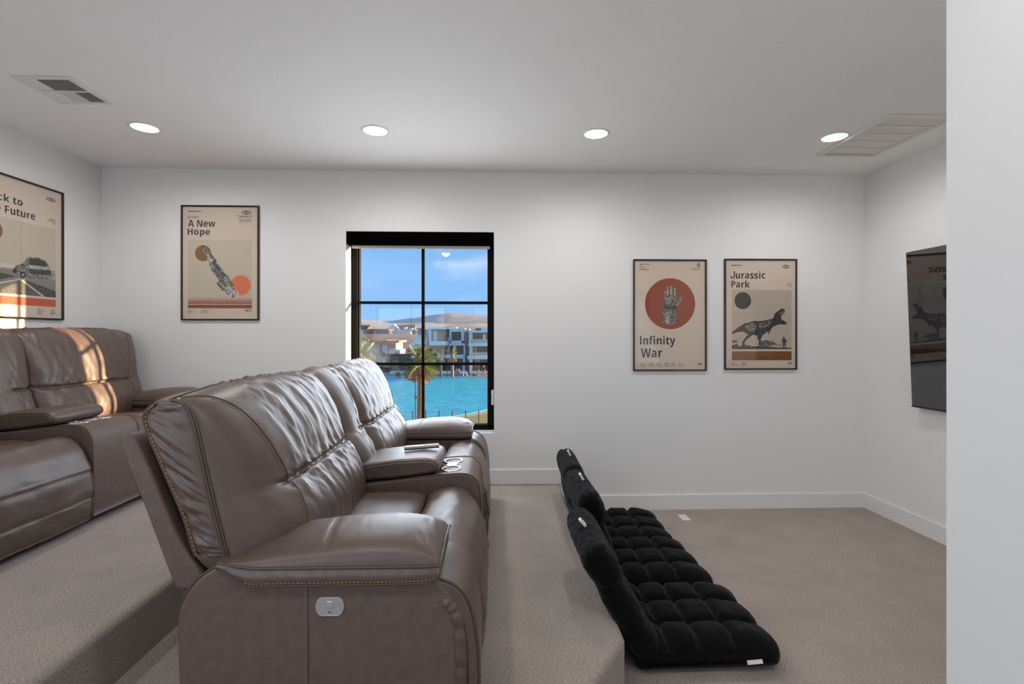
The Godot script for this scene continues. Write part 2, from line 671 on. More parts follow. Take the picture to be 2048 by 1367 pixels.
func build_room() -> void:
	var wall: Material = mats.wall_paint
	var t := 0.16
	# wall with the window: four blocks round the opening
	var b := MB.new()
	var xl := -1.193
	var xr := -0.008
	var yb := 0.629
	var yt := 2.2545
	b.box(Vector3(ROOM_LEFT - t, -0.2, ROOM_BACK - 0.24), Vector3(xl, CEIL + 0.2, ROOM_BACK))
	b.box(Vector3(xr, -0.2, ROOM_BACK - 0.24), Vector3(ROOM_RIGHT + t, CEIL + 0.2, ROOM_BACK))
	b.box(Vector3(xl, -0.2, ROOM_BACK - 0.24), Vector3(xr, yb, ROOM_BACK))
	b.box(Vector3(xl, yt, ROOM_BACK - 0.24), Vector3(xr, CEIL + 0.2, ROOM_BACK))
	struct("wall_back", b.mesh(), wall)
	# left wall, with the loft's side window behind the photographer
	b = MB.new()
	b.box(Vector3(ROOM_LEFT - t, -0.2, ROOM_BACK - 0.24), Vector3(ROOM_LEFT, CEIL + 0.2, 0.45))
	b.box(Vector3(ROOM_LEFT - t, -0.2, 2.55), Vector3(ROOM_LEFT, CEIL + 0.2, 3.66))
	b.box(Vector3(ROOM_LEFT - t, -0.2, 0.45), Vector3(ROOM_LEFT, 0.5, 2.55))
	b.box(Vector3(ROOM_LEFT - t, 2.25, 0.45), Vector3(ROOM_LEFT, CEIL + 0.2, 2.55))
	struct("wall_left", b.mesh(), wall)
	struct("wall_right", box_mesh(Vector3(ROOM_RIGHT, -0.2, ROOM_BACK - 0.24), Vector3(ROOM_RIGHT + t, CEIL + 0.2, 0.66)), wall)
	struct("wall_partition", box_mesh(Vector3(1.07, -0.2, -1.15), Vector3(1.19, CEIL + 0.2, 3.66)), wall)
	b = MB.new()
	b.box(Vector3(1.19, -0.2, 0.5), Vector3(1.58, CEIL + 0.2, 0.66))
	b.box(Vector3(2.72, -0.2, 0.5), Vector3(ROOM_RIGHT + t, CEIL + 0.2, 0.66))
	b.box(Vector3(1.58, -0.2, 0.5), Vector3(2.72, 0.82, 0.66))
	b.box(Vector3(1.58, 2.18, 0.5), Vector3(2.72, CEIL + 0.2, 0.66))
	struct("wall_front", b.mesh(), wall)
	# rear wall with two windows
	b = MB.new()
	for s in [[-3.257, -2.85], [-1.15, -0.55], [0.95, 1.2]]:
		b.box(Vector3(s[0], -0.2, 3.5), Vector3(s[1], CEIL + 0.2, 3.66))
	for s in [[-2.85, -1.15], [-0.55, 0.95]]:
		b.box(Vector3(s[0], -0.2, 3.5), Vector3(s[1], 0.6, 3.66))
		b.box(Vector3(s[0], 2.3, 3.5), Vector3(s[1], CEIL + 0.2, 3.66))
	struct("wall_rear", b.mesh(), wall)
	struct("floor", box_mesh(Vector3(ROOM_LEFT - t, -0.2, ROOM_BACK - 0.24), Vector3(ROOM_RIGHT + t, 0.0, 3.66)), mats.carpet)
	struct("ceiling", box_mesh(Vector3(ROOM_LEFT - t, CEIL, ROOM_BACK - 0.24), Vector3(ROOM_RIGHT + t, CEIL + 0.2, 3.66)), mats.ceiling_paint)
	# the two carpeted risers
	struct("floor_riser_lower", riser([Vector2(ROOM_LEFT, ROOM_BACK), Vector2(0.52, ROOM_BACK), Vector2(0.52, -1.975), Vector2(-0.17, -1.0), Vector2(-0.17, 1.2), Vector2(ROOM_LEFT, 1.2)], 0.0, RISE_ONE), mats.carpet)
	struct("floor_riser_upper", riser([Vector2(ROOM_LEFT, ROOM_BACK), Vector2(-1.315, ROOM_BACK), Vector2(-1.315, 0.9), Vector2(ROOM_LEFT, 0.9)], RISE_ONE, RISE_TWO), mats.carpet)
	# baseboards, stepping with the risers
	var h := 0.121
	var th := 0.015
	b = MB.new()
	board(b, Vector3(0.52, 0, ROOM_BACK), Vector3(ROOM_RIGHT, h, ROOM_BACK + th))
	board(b, Vector3(-1.315, RISE_ONE, ROOM_BACK), Vector3(0.535, RISE_ONE + h, ROOM_BACK + th))
	board(b, Vector3(ROOM_LEFT, RISE_TWO, ROOM_BACK), Vector3(-1.3, RISE_TWO + h, ROOM_BACK + th))
	struct("baseboard_back", b.mesh(), mats.trim_paint)
	b = MB.new()
	board(b, Vector3(ROOM_RIGHT - th, 0, ROOM_BACK + th), Vector3(ROOM_RIGHT, h, 0.5))
	struct("baseboard_right", b.mesh(), mats.trim_paint)
	b = MB.new()
	board(b, Vector3(ROOM_LEFT, RISE_TWO, ROOM_BACK + th), Vector3(ROOM_LEFT + th, RISE_TWO + h, 0.9))
	struct("baseboard_left", b.mesh(), mats.trim_paint)

func board(b: MB, lo: Vector3, hi: Vector3) -> void:
	# a plain board whose top front edge is eased
	var r := 0.004
	b.box(lo, Vector3(hi.x, hi.y - r, hi.z))
	if hi.x - lo.x > hi.z - lo.z:
		b.box(Vector3(lo.x, hi.y - r, lo.z), Vector3(hi.x, hi.y, hi.z - r))
	else:
		var left := lo.x < 0.0
		b.box(Vector3(lo.x if left else lo.x + r, hi.y - r, lo.z), Vector3(hi.x - r if left else hi.x, hi.y, hi.z))

# a carpeted block with a soft nosing
func riser(plan: Array, y0: float, y1: float) -> ArrayMesh:
	var out := PackedVector2Array()
	for i in plan.size():
		var a: Vector2 = plan[i]
		var p: Vector2 = plan[(i - 1 + plan.size()) % plan.size()]
		var q: Vector2 = plan[(i + 1) % plan.size()]
		# ease each corner
		for k in 5:
			var t := k / 4.0
			var s := a + (p - a).normalized() * 0.03
			var e := a + (q - a).normalized() * 0.03
			out.append(s.lerp(a, t).lerp(a.lerp(e, t), t))
	var rows := []
	var r := 0.03
	rows.append(ring_at(out, y0))
	rows.append(ring_at(out, y0 + 0.02))
	for k in 7:
		var g := k / 6.0 * PI * 0.5
		rows.append(ring_at(inset(out, r * (1.0 - cos(g))), y1 - r + r * sin(g)))
	var b := MB.new()
	b.grid(rows, true, 3)
	return b.mesh()

func ring_at(plan: PackedVector2Array, y: float) -> PackedVector3Array:
	var o := PackedVector3Array()
	for p in plan:
		o.append(Vector3(p.x, y, p.y))
	return o

# ---------------------------------------------------------------- windows

func build_window() -> void:
	window_unit("window_1", Vector3(-0.6005, 0.629, ROOM_BACK - 0.15), 0.0, Vector2(1.185, 1.6255), 3)
	window_unit("window_2", Vector3(-2.0, 0.6, 3.6), PI, Vector2(1.7, 1.7), 3)
	window_unit("window_3", Vector3(0.2, 0.6, 3.6), PI, Vector2(1.5, 1.7), 3)
	window_unit("window_4", Vector3(ROOM_LEFT - 0.1, 0.5, 1.5), PI * 0.5, Vector2(2.1, 1.75), 3)
	window_unit("window_5", Vector3(2.15, 0.82, 0.6), PI, Vector2(1.14, 1.36), 3)
	# roller blind, rolled right up in its black box at the head of the opening
	var t := thing("roller_blind", "black roller blind box with a white hem bar at the window head", "blind", Vector3(-0.6005, 2.2545, ROOM_BACK - 0.03))
	var w := 0.589
	part(t, "cassette", rbox_mesh(Vector3(-w, -0.102, -0.07), Vector3(w, -0.001, 0.026), 0.004), mats.blind_box)
	part(t, "hem_bar", rbox_mesh(Vector3(-w + 0.025, -0.124, -0.055), Vector3(w - 0.03, -0.1, -0.035), 0.004), mats.white_plastic, "white hem bar")
	var holder := part(t, "cord_holder", rbox_mesh(Vector3(w - 0.018, -1.40, -0.03), Vector3(w + 0.001, -1.28, 0.012), 0.004), mats.white_plastic)
	part(holder, "screw", rbox_mesh(Vector3(w - 0.02, -1.385, 0.006), Vector3(w - 0.004, -1.372, 0.016), 0.003), mats.white_plastic)
	part(holder, "screw", rbox_mesh(Vector3(w - 0.02, -1.31, 0.006), Vector3(w - 0.004, -1.297, 0.016), 0.003), mats.white_plastic)

# frame, glazing bars and panes; the unit's own z points into the room
func window_unit(called: String, at: Vector3, turn: float, size: Vector2, rows: int) -> void:
	var o := Node3D.new()
	o.name = called
	o.position = at
	o.rotation.y = turn
	add_child(o)
	o.set_meta("kind", "structure")
	var w := size.x * 0.5
	var f := 0.049
	var d0 := -0.075
	var b := MB.new()
	b.rbox(Vector3(-w, 0, d0), Vector3(-w + f, size.y, 0.0), 0.004)
	b.rbox(Vector3(w - f, 0, d0), Vector3(w, size.y, 0.0), 0.004)
	b.rbox(Vector3(-w, 0, d0), Vector3(w, 0.042, 0.0), 0.004)
	b.rbox(Vector3(-w, size.y - 0.06, d0), Vector3(w, size.y, 0.0), 0.004)
	# a step in the frame towards the glass
	b.box(Vector3(-w + f - 0.001, 0.03, d0), Vector3(-w + f + 0.012, size.y - 0.03, -0.02))
	b.box(Vector3(w - f - 0.006, 0.03, d0), Vector3(w - f + 0.001, size.y - 0.03, -0.02))
	part(o, "frame", b.mesh(), mats.black_frame)
	var g := -0.02
	part(o, "glazing_bar", rbox_mesh(Vector3(-0.0125, 0.03, g - 0.006), Vector3(0.0125, size.y - 0.05, g + 0.022), 0.003), mats.black_frame)
	var top := size.y - 0.06
	for k in range(1, rows):
		var y := lerpf(0.042, top + 0.01, float(k) / rows)
		part(o, "glazing_bar", rbox_mesh(Vector3(-w + f, y - 0.0115, g - 0.006), Vector3(w - f, y + 0.0115, g + 0.022), 0.003), mats.black_frame)
	for k in rows:
		for c in 2:
			var y0 := lerpf(0.042, top + 0.01, float(k) / rows)
			var y1 := lerpf(0.042, top + 0.01, float(k + 1) / rows)
			var x0 := -w + f if c == 0 else 0.0
			var x1 := 0.0 if c == 0 else w - f
			var q := MB.new()
			q.quad(Vector3(x0, y1, g), Vector3(x1, y1, g), Vector3(x1, y0, g), Vector3(x0, y0, g))
			part(o, "pane", q.mesh(), mats.pane)

# ---------------------------------------------------------------- ceiling fittings

func build_ceiling_fittings() -> void:
	var xs := [-2.224, -0.771, 0.661, 2.259]
	var says := [
		"round recessed downlight nearest the square ceiling register",
		"round recessed downlight above the left part of the window",
		"round recessed downlight between the window and the glove poster",
		"round recessed downlight touching the large return grille",
	]
	for k in 4:
		downlight(Vector3(xs[k], CEIL, -3.255), says[k], 1.0)
	for k in 4:
		downlight(Vector3(xs[k], CEIL, -0.55), "round recessed downlight over the near end of the room, " + ["by the left wall", "left of the camera", "right of the camera", "beyond the partition"][k], 0.9)
	# square supply register with three banks of louvres either side of a middle bar
	var t := thing("ceiling_register", "small square white air register with angled louvres in the ceiling", "air vent", Vector3(-2.319, CEIL, -2.779))
	var b := MB.new()
	var hx := 0.148
	var hz := 0.152
	frame_plate(b, hx, hz, 0.028, 0.006)
	part(t, "frame", b.mesh(), mats.grille_white)
	part(t, "backing", box_mesh(Vector3(-0.125, -0.002, -0.128), Vector3(0.125, -0.0005, 0.128)), mats.grille_dark)
	part(t, "bar", rbox_mesh(Vector3(-0.125, -0.008, -0.006), Vector3(0.125, -0.002, 0.006), 0.002), mats.grille_white)
	for side in [-1, 1]:
		for bank in 3:
			b = MB.new()
			var x0 := -0.123 + bank * 0.083
			var x1 := x0 + 0.079
			var z0: float = 0.008 if side > 0 else -0.125
			var z1 := z0 + 0.117
			if bank == 1:
				for k in 10:
					var z := lerpf(z0, z1, (k + 0.5) / 10)
					slat(b, Vector3(x0, -0.003, z), Vector3(x1, -0.003, z), 0.0095, 38.0 * side)
			else:
				for k in 7:
					var x := lerpf(x0, x1, (k + 0.5) / 7)
					slat(b, Vector3(x, -0.003, z0), Vector3(x, -0.003, z1), 0.0095, 38.0 if bank == 0 else -38.0)
			part(t, "louvre_bank", b.mesh(), mats.grille_white)
	for s in [[-1, -1], [1, -1], [-1, 1], [1, 1]]:
		b = MB.new()
		b.lathe(PackedVector2Array([Vector2(0.004, 0.0), Vector2(0.0035, -0.002), Vector2(0.001, -0.0025)]), 8, Vector3(s[0] * 0.135, -0.006, s[1] * 0.1))
		part(t, "screw", b.mesh(), mats.satin_metal)
	# long return grille: five banks of fins
	t = thing("return_grille", "large white return air grille with five banks of fine fins beside the ceiling corner", "air vent", Vector3(2.563, CEIL, -3.243))
	b = MB.new()
	frame_plate(b, 0.214, 0.336, 0.03, 0.016)
	part(t, "frame", b.mesh(), mats.grille_white)
	part(t, "backing", box_mesh(Vector3(-0.185, -0.0015, -0.308), Vector3(0.185, -0.0005, 0.308)), mats.grille_dark)
	for bank in 5:
		b = MB.new()
		var z0 := -0.303 + bank * 0.1215
		for k in 26:
			var x := lerpf(-0.178, 0.178, k / 25.0)
			slat(b, Vector3(x, -0.005, z0 + 0.012), Vector3(x, -0.005, z0 + 0.114), 0.0112, -27.0)
		part(t, "fin_bank", b.mesh(), mats.grille_white)
		if bank > 0:
			part(t, "bar", box_mesh(Vector3(-0.187, -0.011, z0 - 0.004), Vector3(0.187, -0.001, z0 + 0.01)), mats.grille_white)

func frame_plate(b: MB, hx: float, hz: float, w: float, t: float) -> void:
	b.rbox(Vector3(-hx, -t, -hz), Vector3(-hx + w, 0, hz), 0.003)
	b.rbox(Vector3(hx - w, -t, -hz), Vector3(hx, 0, hz), 0.003)
	b.rbox(Vector3(-hx + w * 0.9, -t, -hz), Vector3(hx - w * 0.9, 0, -hz + w), 0.003)
	b.rbox(Vector3(-hx + w * 0.9, -t, hz - w), Vector3(hx - w * 0.9, 0, hz), 0.003)

func slat(b: MB, a: Vector3, c: Vector3, wide: float, tilt: float) -> void:
	var dir := (c - a).normalized()
	var side := dir.cross(Vector3.UP).rotated(dir, deg_to_rad(tilt)) * wide * 0.5
	var up := dir.cross(side).normalized() * 0.0006
	var rows := []
	for p in [a, c]:
		rows.append(PackedVector3Array([p + side + up, p - side + up, p - side - up, p + side - up]))
	b.grid(rows, true, 3)

func downlight(at: Vector3, label: String, energy: float) -> void:
	var t := thing("downlight", label, "ceiling light", at, "recessed downlights" if at.z > -1.0 else "")
	var b := MB.new()
	b.lathe(PackedVector2Array([Vector2(0.0745, -0.001), Vector2(0.0765, -0.005), Vector2(0.083, -0.0055), Vector2(0.0895, -0.003), Vector2(0.0905, 0.0)]), 40, Vector3.ZERO, 0)
	part(t, "trim_ring", b.mesh(), mats.trim_paint)
	b = MB.new()
	b.lathe(PackedVector2Array([Vector2(0.0755, -0.0005), Vector2(0.075, -0.003), Vector2(0.05, -0.0045), Vector2(0.02, -0.005), Vector2(0.002, -0.005)]), 40)
	part(t, "lens", b.mesh(), mats.lamp_lens)
	var l := SpotLight3D.new()
	l.name = "downlight_glow"
	l.basis = Basis.looking_at(Vector3.DOWN, Vector3.FORWARD)
	l.position = at + Vector3(0, -0.012, 0)
	l.spot_angle = 89.5
	l.spot_angle_attenuation = 0.8
	l.spot_attenuation = 2.0
	l.spot_range = 12.0
	l.light_size = 0.07
	l.light_color = Color(1.0, 0.99, 0.985)
	l.light_energy = energy
	l.shadow_enabled = true
	add_child(l, true)

# ---------------------------------------------------------------- framed posters

const PW := 608
const PH := 912

func build_posters() -> void:
	var r := RandomNumberGenerator.new()
	# 1: left wall, beside the window wall: a grey car on a road
	var im := paper()
	rect(im, 0.09, 0.30, 0.91, 0.62, srgb(188, 177, 159))
	disc(im, 0.17, 0.40, 0.105, srgb(124, 92, 54))
	rect(im, 0.09, 0.655, 0.91, 0.83, srgb(128, 124, 118))
	poly(im, [0.91, 0.62, 0.91, 0.70, 0.6, 0.68, 0.3, 0.66, 0.09, 0.66, 0.09, 0.655, 0.5, 0.645], srgb(150, 145, 138), 0.15)
	poly(im, [0.09, 0.68, 0.42, 0.70, 0.09, 0.77], srgb(72, 69, 66), 0.1)
	poly(im, [0.47, 0.725, 0.74, 0.83, 0.15, 0.83, 0.28, 0.78], srgb(86, 83, 79), 0.12)
	poly(im, [0.50, 0.715, 0.91, 0.78, 0.91, 0.83, 0.78, 0.83], srgb(66, 64, 62), 0.3)
	poly(im, [0.46, 0.716, 0.475, 0.716, 0.76, 0.83, 0.735, 0.83], srgb(205, 200, 192), 0.05)
	poly(im, [0.46, 0.716, 0.47, 0.722, 0.09, 0.80, 0.09, 0.785], srgb(205, 200, 192), 0.05)
	# a plain saloon, seen from behind
	poly(im, [0.39, 0.665, 0.41, 0.63, 0.50, 0.60, 0.56, 0.55, 0.68, 0.54, 0.78, 0.555, 0.83, 0.60, 0.86, 0.645, 0.84, 0.69, 0.60, 0.705, 0.50, 0.705, 0.42, 0.69], srgb(112, 109, 104), 0.35)
	poly(im, [0.57, 0.56, 0.68, 0.55, 0.77, 0.565, 0.80, 0.60, 0.58, 0.605], srgb(52, 50, 49), 0.2)
	poly(im, [0.57, 0.635, 0.84, 0.625, 0.84, 0.66, 0.58, 0.67], srgb(58, 56, 54), 0.2)
	poly(im, [0.56, 0.605, 0.82, 0.60, 0.84, 0.62, 0.57, 0.63], srgb(165, 161, 154), 0.15)
	disc(im, 0.50, 0.685, 0.034, srgb(40, 39, 38))
	disc(im, 0.50, 0.685, 0.018, srgb(140, 137, 131))
	disc(im, 0.41, 0.665, 0.024, srgb(46, 45, 44))
	rect(im, 0.09, 0.847, 0.912, 0.905, srgb(190, 86, 58))
	globe(im, 0.848, 0.078, 0.063, 0.013)
	var p := poster("framed film poster of a grey car on a road, above the rear sofa", Vector3(ROOM_LEFT, 1.983, -3.3825), PI * 0.5, im)
	text(p, "Back to", true, 0.085, 0.138, 0.498, 0.191)
	text(p, "the Future", true, 0.083, 0.213, 0.645, 0.27)
	smalls(p, 0.90, 0.212, 0.014, [0.01, 0.075, 0.105, 0.04], true)
	smalls(p, 0.673, 0.92, 0.0115, [0.06, 0.09, 0.055, 0.06], false)
	smalls(p, 0.83, 0.918, 0.0115, [0.065, 0.055, 0.08, 0.05], false)
	# 2: to the left of the window: two discs, stripes and a heap of grey slabs
	im = paper()
	bar(im, 0.078, 0.0465, [0.044, 0.102, 0.046], [srgb(72, 68, 62), srgb(122, 74, 52), srgb(204, 116, 74)])
	rect(im, 0.078, 0.298, 0.911, 0.804, srgb(190, 178, 160))
	disc(im, 0.276, 0.416, 0.105, srgb(124, 92, 54))
	disc(im, 0.765, 0.696, 0.132, srgb(214, 116, 76))
	r.seed = 5
	for k in 46:
		var t := r.randf()
		var c := Vector2(lerpf(0.30, 0.63, t) + r.randf_range(-0.03, 0.03) * (0.6 + 1.6 * t), lerpf(0.375, 0.745, t) + r.randf_range(-0.015, 0.015))
		var l := r.randf_range(0.04, 0.10) * (0.8 + 0.5 * t)
		var w := r.randf_range(0.012, 0.03) * (0.7 + 0.9 * t)
		var u := Vector2(0.62, 0.78) * l
		var v := Vector2(0.80, -0.50) * w
		var g := r.randi_range(62, 168)
		poly(im, [c.x - u.x - v.x, c.y - (u.y + v.y) * 0.667, c.x - u.x + v.x, c.y - (u.y - v.y) * 0.667, c.x + u.x + v.x, c.y + (u.y + v.y) * 0.667, c.x + u.x - v.x, c.y + (u.y - v.y) * 0.667], srgb(g, g - 4, g - 9), 0.3)
	var stripes := [0.807, 0.0036, 0.8165, 0.005, 0.827, 0.0062, 0.8365, 0.0085, 0.849, 0.011, 0.866, 0.0325]
	for k in 6:
		rect(im, 0.078, stripes[k * 2], 0.911, stripes[k * 2] + stripes[k * 2 + 1], srgb(150, 78, 60).lerp(srgb(140, 66, 48), k / 5.0))
	globe(im, 0.839, 0.0565, 0.062, 0.0163)
	p = poster("framed film poster with brown and orange discs and red stripes, left of the window", Vector3(-2.176, 1.9945, ROOM_BACK), 0.0, im)
	text(p, "Star Wars /", false, 0.0745, 0.092, 0.241, 0.114)
	text(p, "A New", true, 0.088, 0.127, 0.435, 0.188)
	text(p, "Hope", true, 0.081, 0.202, 0.367, 0.276)
	text(p, "Episode lV", true, 0.740, 0.084, 0.902, 0.106)
	smalls(p, 0.740, 0.113, 0.0115, [0.165, 0.15, 0.15], false)
	smalls(p, 0.08, 0.908, 0.0115, [0.065, 0.075, 0.07], false)
	smalls(p, 0.256, 0.907, 0.0115, [0.105, 0.085, 0.09], false)
	text(p, "1977", true, 0.813, 0.903, 0.902, 0.925)
	# 3: right of the window: a grey glove on a rust disc
	im = paper()
	bar(im, 0.085, 0.037, [0.047, 0.047, 0.05], [srgb(46, 42, 40), srgb(186, 140, 84), srgb(142, 74, 50)])
	disc(im, 0.503, 0.397, 0.346, srgb(146, 70, 44))
	glove(im)
	ring(im, 0.893, 0.048, 0.021, 0.0035, srgb(70, 62, 58))
	p = poster("framed film poster with a grey glove on a rust red disc, right of the window", Vector3(1.429, 1.586, ROOM_BACK), 0.0, im)
	text(p, "A", true, 0.876, 0.030, 0.914, 0.062)
	smalls(p, 0.086, 0.06, 0.0105, [0.075, 0.085], false)
	text(p, "Avengers/", true, 0.086, 0.083, 0.213, 0.102)
	smalls(p, 0.917, 0.075, 0.0105, [0.155], true)
	smalls(p, 0.917, 0.087, 0.0115, [0.102], true, true)
	text(p, "lnfinity", true, 0.093, 0.685, 0.574, 0.788)
	text(p, "War", true, 0.104, 0.797, 0.394, 0.879)
	var cols := [0.096, 0.219, 0.318, 0.426, 0.516, 0.617]
	for k in 6:
		smalls(p, cols[k], 0.929, 0.0088, [0.062, 0.048, 0.07, 0.085], false)
	text(p, "/18", true, 0.876, 0.928, 0.928, 0.951)
	# 4: far right: a dinosaur and a dark green disc
	im = paper()
	bar(im, 0.0915, 0.052, [0.105, 0.048], [srgb(78, 70, 62), srgb(150, 104, 58)])
	rect(im, 0.098, 0.279, 0.935, 0.816, srgb(178, 165, 150))
	disc(im, 0.252, 0.377, 0.116, srgb(20, 28, 24))
	dinosaur(im)
	rect(im, 0.098, 0.837, 0.935, 0.919, srgb(118, 72, 20))
	globe(im, 0.856, 0.0657, 0.052, 0.0155)
	p = poster("framed film poster of a roaring grey dinosaur beneath a dark green disc", Vector3(2.1835, 1.594, ROOM_BACK), 0.0, im)
	text(p, "urassic", true, 0.158, 0.112, 0.565, 0.180)
	letter_j(p, 0.088, 0.112, 0.146, 0.180)
	text(p, "Park", true, 0.098, 0.196, 0.350, 0.260)
	smalls(p, 0.924, 0.208, 0.0125, [0.012, 0.06, 0.088, 0.03], true)
	smalls(p, 0.098, 0.928, 0.0098, [0.04, 0.06, 0.05, 0.1], false)
	smalls(p, 0.238, 0.928, 0.0098, [0.082, 0.05, 0.075, 0.06], false)
	text(p, "/93", true, 0.872, 0.931, 0.933, 0.954)

func poster(label: String, at: Vector3, turn: float, im: Image) -> Node3D:
	var t := thing("film_poster", label, "poster", at)
	t.rotation.y = turn
	var w := 0.3035
	var h := 0.4555
	var f := 0.0125
	# four mitred mouldings with a raised face
	var sect := [Vector2(0, 0), Vector2(0, 0.014), Vector2(0.002, 0.018), Vector2(0.0075, 0.0195), Vector2(0.0115, 0.016), Vector2(f, 0.009), Vector2(f, 0)]
	for side in 4:
		var b := MB.new()
		var rows := []
		for q in sect:
			var x: float = w - q.x
			var y: float = h - q.x
			var c: Array = [Vector2(-x, y), Vector2(x, y), Vector2(x, -y), Vector2(-x, -y)]
			var a: Vector2 = c[side]
			var e: Vector2 = c[(side + 1) % 4]
			rows.append(PackedVector3Array([Vector3(a.x, a.y, q.y), Vector3(e.x, e.y, q.y)]))
		var turned := []
		for k in 2:
			var ring_ := PackedVector3Array()
			for row in rows:
				ring_.append(row[k])
			turned.append(ring_)
		b.grid(turned, true, 3)
		part(t, "frame", b.mesh(), mats.picture_frame)
	var m := StandardMaterial3D.new()
	m.resource_name = "poster_print"
	m.albedo_texture = ImageTexture.create_from_image(im)
	m.roughness = 0.75
	m.metallic_specular = 0.3
	var b := MB.new()
	b.quad(Vector3(-w + 0.004, h - 0.004, 0.006), Vector3(w - 0.004, h - 0.004, 0.006), Vector3(w - 0.004, -h + 0.004, 0.006), Vector3(-w + 0.004, -h + 0.004, 0.006), true)
	var back := MB.new()
	back.box(Vector3(-w + 0.003, -h + 0.003, 0.001), Vector3(w - 0.003, h - 0.003, 0.0055))
	part(t, "backing_board", back.mesh(), mats.black_plastic)
	part(t, "print", b.mesh(), m)
	b = MB.new()
	b.quad(Vector3(-w + 0.01, h - 0.01, 0.0085), Vector3(w - 0.01, h - 0.01, 0.0085), Vector3(w - 0.01, -h + 0.01, 0.0085), Vector3(-w + 0.01, -h + 0.01, 0.0085))
	part(t, "glass", b.mesh(), mats.picture_glass)
	return t

# lettering fitted into a box given as shares of the poster
func text(p: Node3D, words: String, bold: bool, x0: float, y0: float, x1: float, y1: float, soft := false) -> void:
	var tm := TextMesh.new()
	tm.text = words
	var f := SystemFont.new()
	f.font_names = PackedStringArray(["Droid Sans"])
	f.font_weight = 700 if bold else 400
	tm.font = f
	tm.font_size = 64
	tm.pixel_size = 0.01
	tm.depth = 0.02
	tm.curve_step = 2.0
	var a := tm.get_aabb()
	var o := part(p, "lettering", tm, mats.ink_soft if soft else mats.ink)
	var w := 0.607
	var h := 0.911
	var sx := (x1 - x0) * w / maxf(a.size.x, 0.001)
	var sy := (y1 - y0) * h / maxf(a.size.y, 0.001)
	o.scale = Vector3(sx, sy, 0.02)
	o.position = Vector3((x0 - 0.5) * w - a.position.x * sx, (0.5 - y1) * h - a.position.y * sy, 0.0063)

# rows of small print, too fine to read: thin broken bars of ink
func smalls(p: Node3D, x: float, y: float, step: float, widths: Array, right: bool, heavy := false) -> void:
	var b := MB.new()
	var w := 0.607
	var h := 0.911
	var r := RandomNumberGenerator.new()
	r.seed = int(x * 1000) + int(y * 7000)
	for k in widths.size():
		var x0: float = x - widths[k] if right else x
		var end: float = x0 + widths[k]
		var yy := y + k * step
		while x0 < end - 0.002:
			var l := minf(r.randf_range(0.003, 0.009), end - x0)
			var tall := step * r.randf_range(0.36, 0.6)
			b.box(Vector3((x0 - 0.5) * w, (0.5 - yy - step * 0.62) * h, 0.0061), Vector3((x0 + l - 0.5) * w, (0.5 - yy - step * 0.62 + tall) * h, 0.0064))
			x0 += l + r.randf_range(0.0015, 0.004)
	part(p, "lettering", b.mesh(), mats.ink if heavy else mats.ink_soft)

func paper() -> Image:
	var im := Image.create(PW, PH, false, Image.FORMAT_RGB8)
	im.fill(srgb(205, 189, 173))
	return im

func rect(im: Image, x0: float, y0: float, x1: float, y1: float, c: Color) -> void:
	var a := Vector2i(roundi(x0 * PW), roundi(y0 * PH))
	var e := Vector2i(roundi(x1 * PW), roundi(y1 * PH))
	im.fill_rect(Rect2i(a, (e - a).max(Vector2i.ONE)), c)

func bar(im: Image, x: float, y: float, widths: Array, colors: Array) -> void:
	for k in widths.size():
		rect(im, x, y, x + widths[k], y + 0.0068, colors[k])
		x += widths[k]

# radius as a share of the width
func disc(im: Image, cx: float, cy: float, r: float, c: Color) -> void:
	var pts := []
	for k in 72:
		pts.append(cx + cos(TAU * k / 72) * r)
		pts.append(cy + sin(TAU * k / 72) * r * PW / PH)
	poly(im, pts, c, 0.0)

func ring(im: Image, cx: float, cy: float, r: float, t: float, c: Color, squash := 1.0) -> void:
	for k in 400:
		var a := TAU * k / 400
		for q in 3:
			var rr := r - t * q / 2.0
			var x := int((cx + cos(a) * rr) * PW)
			var y := int((cy + sin(a) * rr * squash * PW / PH) * PH)
			im.set_pixel(clampi(x, 0, PW - 1), clampi(y, 0, PH - 1), c)

# a wide globe drawn with meridians
func globe(im: Image, cx: float, cy: float, rx: float, ry: float) -> void:
	var c := srgb(52, 44, 40)
	var sq := ry * PH / (rx * PW)
	ring(im, cx, cy, rx, 0.004, c, sq)
	for k in [0.66, 0.3]:
		for i in 300:
			var a := TAU * i / 300
			im.set_pixel(int((cx + cos(a) * rx * k) * PW), int((cy + sin(a) * ry) * PH), c)
			im.set_pixel(int((cx + cos(a) * rx * k) * PW) + 1, int((cy + sin(a) * ry) * PH), c)
	rect(im, cx - rx, cy - 0.0012, cx + rx, cy + 0.0012, c)
	for s in [-1, 1]:
		rect(im, cx - rx * 0.8, cy + s * ry * 0.55 - 0.0008, cx + rx * 0.8, cy + s * ry * 0.55 + 0.0008, c)
	for s in [-1, 1]:
		poly(im, [cx - 0.012, cy + s * ry * 0.9, cx + 0.012, cy + s * ry * 0.9, cx + 0.004, cy + s * ry * 0.2, cx - 0.004, cy + s * ry * 0.2], c, 0.0)

